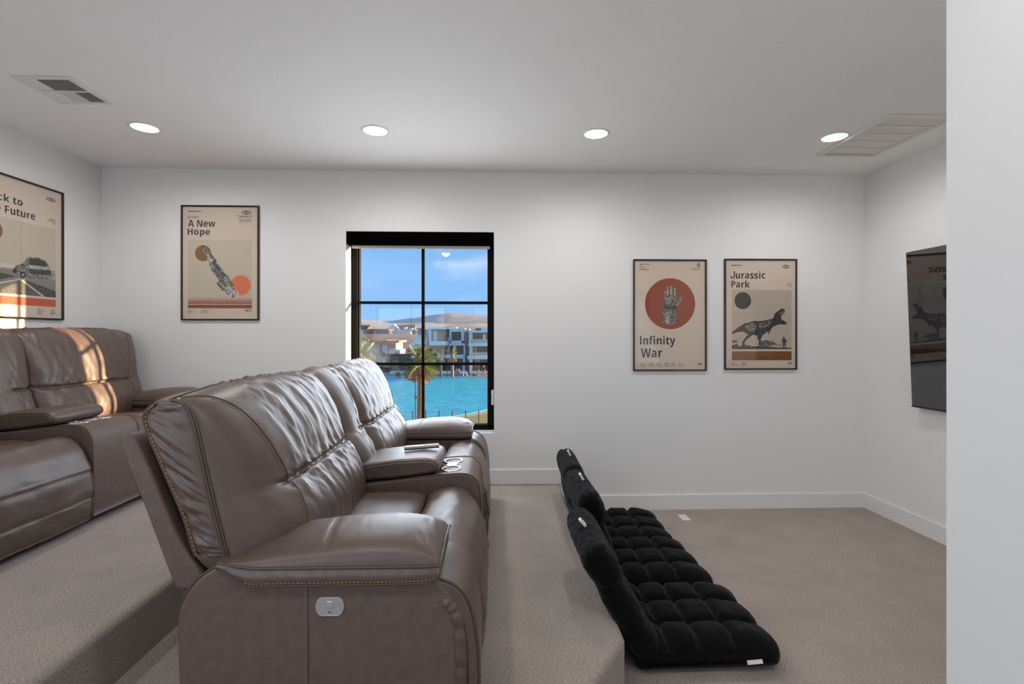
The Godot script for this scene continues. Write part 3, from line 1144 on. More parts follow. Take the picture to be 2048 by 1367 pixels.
func poly(im: Image, f: Array, c: Color, grain: float) -> void:
	var pts := PackedVector2Array()
	for k in range(0, f.size(), 2):
		pts.append(Vector2(f[k] * PW, f[k + 1] * PH))
	var lo := 1e9
	var hi := -1e9
	for p in pts:
		lo = minf(lo, p.y)
		hi = maxf(hi, p.y)
	var n := noise(int(f[0] * 991) + int(f[1] * 773), 0.045, 4)
	for y in range(maxi(int(lo), 0), mini(int(hi) + 1, PH)):
		var cross := []
		for i in pts.size():
			var a := pts[i]
			var b := pts[(i + 1) % pts.size()]
			if (a.y <= y + 0.5) != (b.y <= y + 0.5):
				cross.append(a.x + (y + 0.5 - a.y) / (b.y - a.y) * (b.x - a.x))
		cross.sort()
		for k in range(0, cross.size() - 1, 2):
			var x0 := clampi(roundi(cross[k]), 0, PW)
			var x1 := clampi(roundi(cross[k + 1]), 0, PW)
			if grain <= 0.0:
				if x1 > x0:
					im.fill_rect(Rect2i(x0, y, x1 - x0, 1), c)
			else:
				for x in range(x0, x1):
					var g := 1.0 + n.get_noise_2d(x, y * 1.0) * grain * 2.2
					im.set_pixel(x, y, Color(c.r * g, c.g * g, c.b * g))

func glove(im: Image) -> void:
	# pixels of the photograph's poster turned into shares of it
	var s := func(a: Array) -> Array:
		var o := []
		for k in range(0, a.size(), 2):
			o.append((a[k] - 133.0) / 775.0)
			o.append((a[k + 1] - 98.0) / 1170.0)
		return o
	var mid := srgb(120, 116, 110)
	poly(im, s.call([448, 640, 590, 640, 604, 745, 575, 775, 535, 790, 470, 778, 434, 758]), srgb(108, 104, 98), 0.35)
	poly(im, s.call([480, 650, 520, 650, 520, 785, 470, 775]), srgb(152, 148, 141), 0.25)
	poly(im, s.call([456, 500, 588, 480, 592, 600, 585, 640, 462, 640]), srgb(104, 100, 94), 0.35)
	poly(im, s.call([470, 500, 540, 495, 540, 560, 475, 570]), srgb(130, 126, 119), 0.3)
	for f in [[454, 510, 458, 425, 474, 415, 484, 430, 482, 505], [486, 500, 484, 385, 497, 374, 512, 384, 513, 500], [520, 498, 522, 372, 537, 360, 552, 372, 552, 497], [558, 492, 564, 385, 578, 374, 592, 386, 586, 490], [585, 600, 590, 530, 628, 482, 648, 474, 655, 490, 640, 535, 605, 600]]:
		poly(im, s.call(f), mid, 0.35)
	for f in [[490, 470, 490, 392, 498, 386, 500, 470], [528, 470, 528, 380, 537, 372, 538, 470], [566, 470, 570, 392, 578, 386, 577, 470]]:
		poly(im, s.call(f), srgb(176, 172, 164), 0.2)
	poly(im, s.call([456, 590, 595, 585, 600, 604, 540, 622, 458, 612]), srgb(70, 66, 62), 0.2)

func dinosaur(im: Image) -> void:
	var s := func(a: Array) -> Array:
		var o := []
		for k in range(0, a.size(), 2):
			o.append((a[k] - 1090.0) / 765.0)
			o.append((a[k + 1] - 95.0) / 1157.0)
		return o
	var dark := srgb(52, 46, 43)
	poly(im, s.call([1165, 866, 1230, 815, 1300, 770, 1350, 760, 1400, 742, 1440, 746, 1500, 742, 1560, 730, 1605, 718, 1625, 665, 1660, 640, 1700, 612, 1732, 622, 1730, 655, 1705, 680, 1690, 700, 1698, 728, 1752, 760, 1752, 778, 1720, 783, 1680, 778, 1640, 790, 1600, 810, 1572, 850, 1566, 880, 1555, 880, 1556, 853, 1530, 868, 1500, 890, 1475, 930, 1478, 962, 1500, 1000, 1450, 1000, 1455, 945, 1438, 930, 1440, 898, 1392, 890, 1332, 930, 1300, 970, 1312, 1008, 1270, 1022, 1280, 960, 1310, 920, 1342, 882, 1282, 856, 1222, 862, 1165, 886]), dark, 0.42)
	poly(im, s.call([1300, 790, 1400, 760, 1440, 800, 1400, 860, 1340, 850]), srgb(108, 99, 93), 0.4)
	poly(im, s.call([1440, 775, 1540, 750, 1600, 735, 1560, 800, 1470, 830]), srgb(96, 88, 83), 0.45)
	poly(im, s.call([1668, 668, 1715, 640, 1725, 650, 1690, 680]), srgb(112, 103, 97), 0.3)
	# fallen log, ground and a small figure
	poly(im, s.call([1470, 960, 1520, 945, 1590, 955, 1630, 975, 1640, 995, 1560, 1010, 1490, 1005]), srgb(92, 84, 79), 0.45)
	poly(im, s.call([1165, 1000, 1220, 985, 1240, 1010, 1330, 1000, 1400, 1012, 1500, 1005, 1580, 1015, 1640, 1022, 1805, 1028, 1805, 1042, 1165, 1042]), srgb(66, 59, 56), 0.4)
	poly(im, s.call([1165, 952, 1200, 948, 1225, 935, 1222, 942, 1205, 955, 1235, 962, 1232, 970, 1165, 972]), srgb(84, 76, 72), 0.3)
	poly(im, s.call([1640, 994, 1706, 994, 1706, 1001, 1640, 1003]), srgb(80, 72, 68), 0.2)
	poly(im, s.call([1712, 916, 1717, 908, 1724, 908, 1728, 918, 1724, 926, 1744, 936, 1758, 975, 1752, 978, 1740, 955, 1738, 985, 1750, 1032, 1738, 1034, 1728, 990, 1722, 1032, 1710, 1032, 1712, 985, 1710, 950, 1698, 978, 1693, 974, 1704, 936, 1716, 926]), srgb(58, 52, 50), 0.15)

# a capital J whose hook rests on the line
func letter_j(p: Node3D, x0: float, y0: float, x1: float, y1: float) -> void:
	var w := 0.607
	var h := 0.911
	var lo := Vector2((x0 - 0.5) * w, (0.5 - y1) * h)
	var hi := Vector2((x1 - 0.5) * w, (0.5 - y0) * h)
	var t := 0.0098
	var r := (hi.x - lo.x - t) * 0.5
	var mid := PackedVector2Array([Vector2(hi.x - t * 0.5, hi.y)])
	for k in 17:
		var a := -PI * k / 16.0 * 0.98
		mid.append(Vector2(lo.x + t * 0.5 + r + cos(a) * r, lo.y + t * 0.5 + r + sin(a) * r))
	mid.append(mid[mid.size() - 1] + Vector2(-0.0004, 0.006))
	var rows := []
	for k in mid.size():
		var d := (mid[mini(k + 1, mid.size() - 1)] - mid[maxi(k - 1, 0)]).normalized()
		var s := Vector2(-d.y, d.x) * t * 0.5
		rows.append(PackedVector3Array([Vector3(mid[k].x + s.x, mid[k].y + s.y, 0.0062), Vector3(mid[k].x - s.x, mid[k].y - s.y, 0.0062), Vector3(mid[k].x - s.x, mid[k].y - s.y, 0.0065), Vector3(mid[k].x + s.x, mid[k].y + s.y, 0.0065)]))
	var b := MB.new()
	b.grid(rows, true, 3)
	part(p, "lettering", b.mesh(), mats.ink)

# ---------------------------------------------------------------- wall screen

const SCREEN_YAW := 1.8

func build_screen() -> void:
	var t := thing("television", "large black flat television tilted forward on the right wall", "television", Vector3(3.0, 1.461, -2.535))
	t.rotation.z = deg_to_rad(2.4)
	t.rotation.y = deg_to_rad(SCREEN_YAW)
	var hw := 0.96
	var hh := 0.554
	part(t, "housing", rbox_mesh(Vector3(0.004, -hh, -hw), Vector3(0.032, hh, hw), 0.004), mats.black_plastic)
	part(t, "screen", rbox_mesh(Vector3(0.0, -hh + 0.012, -hw + 0.004), Vector3(0.006, hh - 0.004, hw - 0.004), 0.0015), mats.screen)
	part(t, "chin", rbox_mesh(Vector3(0.0, -hh, -hw), Vector3(0.006, -hh + 0.011, hw), 0.002), mats.black_plastic)
	part(t, "wall_mount", rbox_mesh(Vector3(0.03, -0.2, -0.3), Vector3(0.058, 0.2, 0.3), 0.004), mats.black_plastic)

# ---------------------------------------------------------------- reclining sofas

# side-view measurements, turned into the sofa's own metres (x forward, y above the carpet)
func q(x: float, y: float) -> Vector2:
	return Vector2((x + 0.5) * 1.12, 1.2 - 1.12 * (1.4175 - y))

func qs(a: Array) -> PackedVector2Array:
	var o := PackedVector2Array()
	for k in range(0, a.size(), 2):
		o.append(q(a[k], a[k + 1]))
	return o

var fold: FastNoiseLite
var crease: FastNoiseLite

func build_sofas() -> void:
	fold = noise(61, 1.0, 3)
	crease = noise(62, 1.0, 2)
	var s := make_sofa()
	s.position = Vector3(-0.567, RISE_ONE, -2.591)
	tag(s, "brown leather two seat reclining sofa on the lower riser, remote control on its console", "sofa", "brown reclining sofas")
	var c := copy_of(s, "reclining_sofa")
	c.position = Vector3(-2.61, RISE_TWO - 0.018, -2.872)
	tag(c, "brown leather reclining sofa on the upper riser, sunlight falling across its backrest", "sofa", "brown reclining sofas")
	# the rear sofa stands more upright: its backs turn about the hinge
	var hinge := Vector3(-0.22, 0.42, 0)
	for p in c.get_children():
		if str(p.name).begins_with("backrest") or str(p.name).begins_with("console_backrest"):
			var turn := Basis(Vector3.BACK, deg_to_rad(-11.0))
			p.transform = Transform3D(turn, hinge - turn * hinge)

func make_sofa() -> Node3D:
	var t := Node3D.new()
	t.name = numbered("reclining_sofa")
	add_child(t)
	part(t, "base", box_mesh(Vector3(-0.29, 0.02, -1.1), Vector3(0.38, 0.05, 1.1)), mats.black_plastic)
	for side in [1.0, -1.0]:
		make_arm(t, side)
		make_seat(t, side)
		make_back(t, side)
	make_console(t)
	return t

# the height of the armrest's crown along its length
func pad_line(x: float) -> float:
	var xs := [-0.72, -0.693, -0.622, -0.551, -0.48, -0.409, -0.324, -0.2386, -0.19, -0.158, -0.142, -0.136]
	var ys := [0.815, 0.836, 0.857, 0.871, 0.882, 0.891, 0.896, 0.894, 0.884, 0.868, 0.851, 0.838]
	for k in xs.size() - 1:
		if x <= xs[k + 1]:
			var k0 := maxi(k - 1, 0)
			var k3 := mini(k + 2, xs.size() - 1)
			return cubic_interpolate_in_time(ys[k], ys[k + 1], ys[k0], ys[k3], (x - xs[k]) / (xs[k + 1] - xs[k]), xs[k + 1] - xs[k], xs[k0] - xs[k], xs[k3] - xs[k])
	return ys[ys.size() - 1]

func make_arm(t: Node3D, side: float) -> void:
	var lea: Material = mats.leather
	var flat: Material = mats.leather_flat
	# upholstered side box
	var prof := spline(qs([-0.78, 0.385, -0.795, 0.43, -0.803, 0.60, -0.803, 0.69, -0.79, 0.745, -0.755, 0.795, -0.71, 0.826, -0.66, 0.842, -0.55, 0.838, -0.4, 0.825, -0.25, 0.812, -0.17, 0.795, -0.12, 0.765, -0.095, 0.715, -0.089, 0.6, -0.088, 0.45, -0.09, 0.39, -0.12, 0.383, -0.4, 0.383]), 5)
	var b := MB.new()
	b.side = side
	var rows := b.loft(prof, inset(prof, 0.012), 0.845, 1.135, 0.012, 0.014, 4, 4, no_change)
	var panel := part(t, "arm", b.mesh(), flat)
	# vertical seam on the outer side, and the piped upper edge at the back
	b = MB.new()
	var top := q(-0.473, 0.775)
	var foot := q(-0.473, 0.39)
	var zz := 1.1352 * side
	pipe(panel, PackedVector3Array([Vector3(top.x, top.y, zz), Vector3(top.x, (top.y + foot.y) * 0.5, zz), Vector3(foot.x, foot.y, zz)]), 0.0022)
	var edge := PackedVector3Array()
	for i in range(18, 46):
		edge.append(Vector3(prof[i].x, prof[i].y, zz - 0.006 * side))
	pipe(panel, edge, 0.0034)
	b = MB.new()
	b.stitches(PackedVector3Array([Vector3(top.x - 0.007, top.y, zz), Vector3(foot.x - 0.007, foot.y, zz)]), 0.007, 0.004, 0.0008)
	part(panel, "stitching", b.mesh(), mats.thread)
	# power button plate
	if side > 0.0:
		make_switch(panel, Vector3(q(-0.417, 0.725).x, q(-0.417, 0.7235).y, 1.135))
	# front facing: a strip that runs over the front of the arm and down
	var fp := spline(qs([-0.20, 0.79, -0.15, 0.789, -0.10, 0.772, -0.062, 0.728, -0.042, 0.65, -0.034, 0.55, -0.036, 0.45, -0.046, 0.392, -0.065, 0.387, -0.074, 0.45, -0.072, 0.55, -0.078, 0.64, -0.096, 0.70, -0.13, 0.735, -0.18, 0.75, -0.20, 0.765]), 5)
	b = MB.new()
	b.side = side
	rows = b.loft(fp, inset(fp, 0.012), 0.852, 1.132, 0.016, 0.014, 5, 4, func(p: Vector2, s: float, z: float) -> float: return 0.0025 * fold.get_noise_2d(z * 9.0, s * 14.0))
	var front := part(t, "arm_front", b.mesh(), lea)
	b = MB.new()
	var line := PackedVector3Array()
	for i in range(2, 36):
		line.append(Vector3(fp[i].x, fp[i].y, 1.129 * side))
	b.tube(line, 0.0042, 6)
	part(front, "piping", b.mesh(), mats.leather_piping)
	b = MB.new()
	var low := PackedVector3Array()
	for i in range(4, 36):
		low.append(Vector3(fp[i].x + 0.0006, fp[i].y, 1.119 * side))
	b.stitches(low, 0.007, 0.004, 0.0007)
	part(front, "stitching", b.mesh(), mats.thread)
	# ruffled gusset between the side box and the front strip
	var gp := spline(qs([-0.19, 0.742, -0.14, 0.735, -0.105, 0.71, -0.087, 0.655, -0.082, 0.55, -0.083, 0.46, -0.084, 0.39]), 8, false)
	b = MB.new()
	var rings := []
	for i in gp.size():
		var a := gp[maxi(i - 1, 0)]
		var e := gp[mini(i + 1, gp.size() - 1)]
		var d := (e - a).normalized()
		var nn := Vector2(-d.y, d.x)
		var ring_ := PackedVector3Array()
		var wob := fold.get_noise_2d(i * 0.62, 3.0)
		var wid := 0.021 * (1.0 + 0.16 * wob) * smoothstep(-2.0, 12.0, i)
		for k in 14:
			var g := TAU * k / 14
			var sq := signf(cos(g)) * pow(absf(cos(g)), 0.7)
			var p2 := gp[i] + nn * wid * sq + d * 0.004 * wob
			ring_.append(Vector3(p2.x, p2.y, (1.119 + (0.021 + 0.007 * wob) * smoothstep(-2.0, 14.0, i) * sin(g)) * side))
		rings.append(ring_)
	b.grid(rings, true, 3)
	part(t, "gusset", b.mesh(), lea)
	# padded armrest: piped dome over a ruffled band
	b = MB.new()
	rings = []
	var nx := 64
	var pipes := [PackedVector3Array(), PackedVector3Array()]
	var bands := PackedVector3Array()
	var mids := PackedVector3Array()
	for k in nx + 1:
		var s := float(k) / nx
		var x := lerpf(-0.70, -0.137, s)
		var f := smoothstep(0.0, 0.10, s)
		var yb := lerpf(0.822, 0.781, smoothstep(0.0, 0.16, s)) + 0.006 * smoothstep(0.9, 1.0, s)
		var yp := lerpf(0.840, 0.829, smoothstep(0.0, 0.2, s)) - 0.002 * s
		var yt := maxf(yp + 0.005, pad_line(x))
		var w := 0.158 * (0.93 + 0.07 * f) - 0.006 * smoothstep(0.94, 1.0, s)
		var zc := 0.992
		var ring_ := PackedVector3Array()
		var add := func(dz: float, y: float) -> void:
			var p := q(x, y)
			ring_.append(Vector3(p.x, p.y, (zc + dz) * side))
		var ruf := 0.0045 * fold.get_noise_2d(s * 26.0, 8.0)
		add.call(w - 0.02, yb - 0.002)
		add.call(w - 0.002, yb)
		add.call(w + 0.006 + ruf, lerpf(yb, yp, 0.3))
		add.call(w + 0.007 + ruf, lerpf(yb, yp, 0.65))
		add.call(w - 0.003, yp - 0.002)
		var nd := 22
		for i in nd + 1:
			var a := PI * i / nd
			var c := signf(cos(a)) * pow(absf(cos(a)), 0.86)
			var up := pow(sin(a), 0.78)
			var cr := 0.0028 * fold.get_noise_2d(s * 22.0, i * 0.22) * (1.0 - 0.6 * sin(a))
			cr += 0.005 * crease.get_noise_2d(s * 34.0 + 7.0, i * 0.3) * smoothstep(0.80, 0.96, s)
			# the sewn seam across the pad
			var seam := -0.004 * exp(-pow((s - 0.452 - 0.03 * cos(a)) / 0.012, 2.0))
			add.call((w - 0.004) * c, lerpf(yp, yt, up) + (cr + seam) * sin(a))
		add.call(-w + 0.003, yp - 0.002)
		add.call(-w - 0.006, lerpf(yb, yp, 0.5))
		add.call(-w + 0.004, yb)
		rings.append(ring_)
		pipes[0].append(ring_[4] + Vector3(0, 0.001, 0.002 * side))
		pipes[1].append(ring_[5 + nd + 1] + Vector3(0, 0.001, -0.002 * side))
		bands.append(ring_[1] + Vector3(0, 0.004, 0.0035 * side))
	b.grid(rings, true, 3)
	var pad := part(t, "armrest", b.mesh(), lea)
	b = MB.new()
	for p in pipes:
		pipe(pad, p, 0.0042)
	# the piping turns up round the blunt front end
	var last: PackedVector3Array = rings[nx]
	var loop := PackedVector3Array()
	for i in range(4, last.size() - 2):
		loop.append(last[i] + Vector3(0.003, 0, 0))
	pipe(pad, loop, 0.0045)
	pipe(pad, bands, 0.0036)
	b = MB.new()
	var lifted := PackedVector3Array()
	for p in bands:
		lifted.append(p + Vector3(0, 0.0075, 0.0035 * side))
	stitch(pad, lifted.slice(8), 0.0075, 0.0038, 0.0013)
	for off in [-0.006, 0.004]:
		var across := PackedVector3Array()
		for i in range(6, 6 + 22):
			var s: float = (0.452 + 0.03 * cos(PI * (i - 5) / 22.0)) * nx + off * 90.0
			var k := int(s)
			across.append(rings[k][i].lerp(rings[k + 1][i], s - k) + Vector3(0, 0.0012, 0))
		stitch(pad, across, 0.0065, 0.0035, 0.0009)

func pipe(parent: Node3D, path: PackedVector3Array, r: float) -> void:
	part(parent, "piping", tube_mesh(path, r, 6), mats.leather_piping)

func stitch(parent: Node3D, path: PackedVector3Array, long: float, gap: float, r: float) -> void:
	var b := MB.new()
	b.stitches(path, long, gap, r)
	part(parent, "stitching", b.mesh(), mats.thread)

func make_switch(panel: Node3D, at: Vector3) -> void:
	var b := MB.new()
	var outline := PackedVector2Array()
	for k in 40:
		var a := TAU * k / 40
		outline.append(Vector2(cos(a) * 0.0205 + signf(cos(a)) * 0.0205, sin(a) * 0.0272))
	var rows := []
	for s in [[0.0, 1.0], [0.003, 1.0], [0.0045, 0.985], [0.0052, 0.95], [0.0046, 0.90]]:
		var ring_ := PackedVector3Array()
		for p in outline:
			ring_.append(at + Vector3(p.x * s[1], p.y * s[1], s[0]))
		rows.append(ring_)
	b.grid(rows, true, 3)
	var plate := part(panel, "switch_plate", b.mesh(), mats.satin_metal, "oval silver switch plate")
	b = MB.new()
	b.rbox(at + Vector3(-0.0095, -0.006, 0.003), at + Vector3(0.0095, 0.0165, 0.0062), 0.0025)
	part(plate, "button", b.mesh(), mats.satin_metal)
	b = MB.new()
	b.rbox(at + Vector3(-0.0035, -0.0165, 0.004), at + Vector3(0.006, -0.0145, 0.0056), 0.0006)
	b.rbox(at + Vector3(-0.0035, -0.018, 0.004), at + Vector3(-0.0015, -0.013, 0.0056), 0.0006)
	part(plate, "symbol", b.mesh(), mats.black_plastic)

func make_seat(t: Node3D, side: float) -> void:
	var lea: Material = mats.leather
	var sit := spline(qs([-0.68, 0.66, -0.66, 0.735, -0.60, 0.750, -0.5, 0.757, -0.38, 0.760, -0.32, 0.757, -0.288, 0.742, -0.281, 0.71, -0.286, 0.67, -0.32, 0.65, -0.5, 0.65]), 6)
	var b := MB.new()
	b.side = side
	b.loft(sit, inset(sit, 0.022), 0.185, 0.845, 0.03, 0.03, 14, 5, func(p: Vector2, s: float, z: float) -> float: return 0.004 * fold.get_noise_2d(z * 5.0, p.x * 5.0) + 0.012 * (1.0 - pow(absf(z - 0.515) / 0.33, 2.0)) * smoothstep(0.40, 0.46, p.y))
	part(t, "seat_cushion", b.mesh(), lea)
	# front pad, which rolls over and falls to the carpet
	var leg := spline(qs([-0.277, 0.66, -0.276, 0.71, -0.266, 0.745, -0.235, 0.768, -0.18, 0.775, -0.125, 0.762, -0.078, 0.722, -0.046, 0.655, -0.034, 0.62, -0.024, 0.54, -0.027, 0.50, -0.03, 0.46, -0.041, 0.41, -0.058, 0.393, -0.085, 0.40, -0.095, 0.5, -0.12, 0.6, -0.19, 0.655]), 7)
	b = MB.new()
	b.side = side
	var rows := b.loft(leg, inset(leg, 0.024), 0.187, 0.848, 0.035, 0.03, 18, 6, func(p: Vector2, s: float, z: float) -> float:
		var d := 0.006 * fold.get_noise_2d(z * 4.0, s * 9.0)
		d += 0.003 * fold.get_noise_2d(z * 22.0, s * 5.0 + 3.0)
		d -= 0.006 * exp(-pow((s - 8.0 / 18.0) / 0.008, 2.0))
		d -= 0.006 * exp(-pow((s - 10.0 / 18.0) / 0.008, 2.0))
		if s > 0.555 and s < 0.72:
			d -= 0.005 * exp(-pow((z - 0.515) / 0.008, 2.0))
		return d + 0.006 * (1.0 - pow(absf(z - 0.515) / 0.33, 2.0)))
	var pad := part(t, "leg_pad", b.mesh(), lea)
	var nr := rows.size()
	for spec in [[8.0, 0.0], [8.0, 1.1], [10.0, -0.9]]:
		var spots := []
		for k in range(6, (nr - 6) * 4):
			spots.append(Vector2(5.0 + k * 0.25, spec[0] * 7.0 + spec[1]))
		var path := b.on(rows, spots, 0.0012)
		stitch(pad, path, 0.006, 0.0036, 0.0009)
	var hem := []
	for k in range(0, (nr - 4) * 2):
		hem.append(Vector2(2.0 + k * 0.5, 12.4 * 7.0))
	pipe(pad, b.on(rows, hem, 0.001), 0.004)
	var edge := []
	for k in range(8, 13 * 7):
		edge.append(Vector2(5.0, k))
	stitch(pad, b.on(rows, hem, 0.006), 0.006, 0.0036, 0.0009)
	pipe(pad, b.on(rows, edge, 0.0005), 0.003)

const BACK_PER := 7

func back_outer() -> PackedVector2Array:
	return spline(qs([-0.83, 1.264, -0.765, 1.252, -0.705, 1.195, -0.655, 1.10, -0.628, 1.015, -0.616, 0.983, -0.592, 0.952, -0.556, 0.89, -0.538, 0.81, -0.55, 0.73, -0.60, 0.685, -0.69, 0.70, -0.745, 0.80, -0.80, 0.93, -0.86, 1.08, -0.905, 1.20, -0.895, 1.25]), BACK_PER)

func back_inner() -> PackedVector2Array:
	return spline(qs([-0.85, 1.248, -0.805, 1.24, -0.780, 1.19, -0.760, 1.1, -0.744, 1.03, -0.737, 1.0, -0.731, 0.97, -0.718, 0.92, -0.706, 0.87, -0.700, 0.845, -0.715, 0.83, -0.745, 0.832, -0.775, 0.845, -0.808, 0.95, -0.862, 1.08, -0.905, 1.19, -0.895, 1.23]), BACK_PER)

func pillow(p: Vector2, s: float, z: float, w0: float, w1: float) -> float:
	# long soft folds gathered at the middle seam and at the top edge
	var i := s * 17.0
	var d := 0.0
	var plain_wing := smoothstep(0.15, 0.20, absf(w1 - z))
	var groove := exp(-pow((i - 5.0) / 0.28, 2.0)) * plain_wing
	d -= 0.016 * groove
	var near := exp(-pow((i - 5.0) / 1.5, 2.0))
	var high := exp(-pow((i - 1.0) / 1.6, 2.0))
	if i < 10.0:
		d += 0.0085 * fold.get_noise_2d(z * 13.0 + i * 0.35, i * 0.42) * (0.5 + 0.9 * near + 0.6 * high) * (0.15 + 0.85 * plain_wing)
		d += 0.0035 * crease.get_noise_2d(z * 34.0 - i * 0.6, i * 0.5) * (0.3 + near + high) * (0.2 + 0.8 * plain_wing)
		var c := (z - w0) / (w1 - w0)
		d += 0.014 * (1.0 - pow(2.0 * c - 1.0, 2.0))
		# lower panel seam
		if i > 5.4:
			d -= 0.005 * exp(-pow((z - lerpf(w0, w1, 0.33)) / 0.008, 2.0)) * smoothstep(5.4, 6.2, i)
	return d

func make_back(t: Node3D, side: float) -> void:
	var lea: Material = mats.leather
	var z0 := 0.155
	var z1 := 1.10
	var b := MB.new()
	b.side = side
	var rows := b.loft(back_outer(), back_inner(), z0, z1, 0.09, 0.24, 46, 12, func(p: Vector2, s: float, z: float) -> float: return pillow(p, s, z * side + (0.0 if side > 0.0 else 3.0), z0 * side + (0.0 if side > 0.0 else 3.0), z1 * side + (0.0 if side > 0.0 else 3.0)), 0.42, 1.0)
	var cushion := part(t, "backrest", b.mesh(), lea)
	var nr := rows.size()
	var per := BACK_PER
	# middle seam
	var spots := []
	var wing := nr - 12.6
	for k in range(0, 400):
		var kk := 8.0 + k * 0.15
		if kk > wing:
			break
		spots.append(Vector2(kk, 5.0 * per - 0.9))
	stitch(cushion, b.on(rows, spots, 0.001), 0.007, 0.004, 0.0009)
	# curved seam of the wing
	var curve := PackedVector2Array([Vector2(nr - 4.0, 0.35 * per), Vector2(nr - 7.2, 1.0 * per), Vector2(nr - 9.6, 2.0 * per), Vector2(nr - 11.6, 3.5 * per), Vector2(nr - 12.4, 5.0 * per), Vector2(nr - 12.2, 6.2 * per), Vector2(nr - 11.0, 7.6 * per), Vector2(nr - 9.4, 8.7 * per)])
	var cs := spline(curve, 10, false)
	spots = []
	var beside := []
	for p in cs:
		spots.append(p)
		beside.append(p + Vector2(0.35, 0.6))
	pipe(cushion, b.on(rows, spots, 0.0003), 0.0026)
	stitch(cushion, b.on(rows, beside, 0.0014), 0.007, 0.004, 0.0009)
	# piping down the front edge of the side, and along the top
	spots = []
	for i in range(2, 9 * per + 3):
		spots.append(Vector2(nr - 1.0, i))
	var welt := b.on(rows, spots, 0.0005)
	pipe(cushion, welt, 0.0052)
	for i in welt.size():
		welt[i] += Vector3(0.0095, 0.0, 0.001 * side)
	pipe(cushion, welt, 0.0034)
	spots = []
	for k in range(2, nr - 1):
		spots.append(Vector2(k, 0.15 * per))
	pipe(cushion, b.on(rows, spots, 0.001), 0.0036)
	spots = []
	for k in range(8, (nr - 2) * 3):
		spots.append(Vector2(k / 3.0, 16.3 * per))
	stitch(cushion, b.on(rows, spots, 0.002), 0.007, 0.004, 0.0011)
	# rear edge of the side: thick stitching
	spots = []
	for i in range(int(12.1 * per), int(16.6 * per)):
		spots.append(Vector2(nr - 1.0, i))
	var rear := b.on(rows, spots, 0.0)
	for i in rear.size():
		rear[i] += Vector3(0.004, 0, 0.004 * side)
	pipe(cushion, rear, 0.0042)
	for i in rear.size():
		rear[i] += Vector3(0.007, 0, 0.004 * side)
	stitch(cushion, rear, 0.0085, 0.004, 0.0016)
	# gathered leather between piping and rear edge
	var last: PackedVector3Array = rows[nr - 1]
	var sheet_rows := []
	var nj := 70
	for j in nj + 1:
		var s := float(j) / nj
		var fi := lerpf(1.0, 9.3, s) * per
		var ri := lerpf(16.2, 12.0, s) * per
		var a := last[int(fi)].lerp(last[int(fi) + 1], fi - int(fi))
		var e := last[int(ri)].lerp(last[int(ri) + 1], ri - int(ri))
		var row := PackedVector3Array()
		for k in 13:
			var c := k / 12.0
			var bulge := 0.018 * pow(sin(PI * c), 0.6) * pow(sin(PI * clampf(s * 0.94 + 0.05, 0.0, 1.0)), 0.4)
			var ruf := 0.012 * fold.get_noise_2d(s * 9.0 - c * 0.5, c * 0.7 + side) + 0.005 * crease.get_noise_2d(s * 26.0 - c, c * 1.2)
			row.append(a.lerp(e, c) + Vector3(0, 0, (bulge + ruf * sin(PI * c) - 0.002) * side))
		sheet_rows.append(row)
	b = MB.new()
	b.sheet(sheet_rows, Vector3(0, 0, side))
	part(cushion, "gusset", b.mesh(), lea)
	# rigid shell behind the cushion
	var shell := spline(qs([-0.966, 1.140, -0.957, 1.158, -0.93, 1.155, -0.885, 1.06, -0.82, 0.90, -0.755, 0.79, -0.765, 0.765, -0.805, 0.757, -0.824, 0.765, -0.84, 0.80, -0.90, 0.965, -0.945, 1.08]), 5)
	b = MB.new()
	b.side = side
	rows = b.loft(shell, inset(shell, 0.008), 0.01, 1.105, 0.004, 0.012, 3, 4, no_change)
	part(cushion, "shell", b.mesh(), mats.leather_flat)

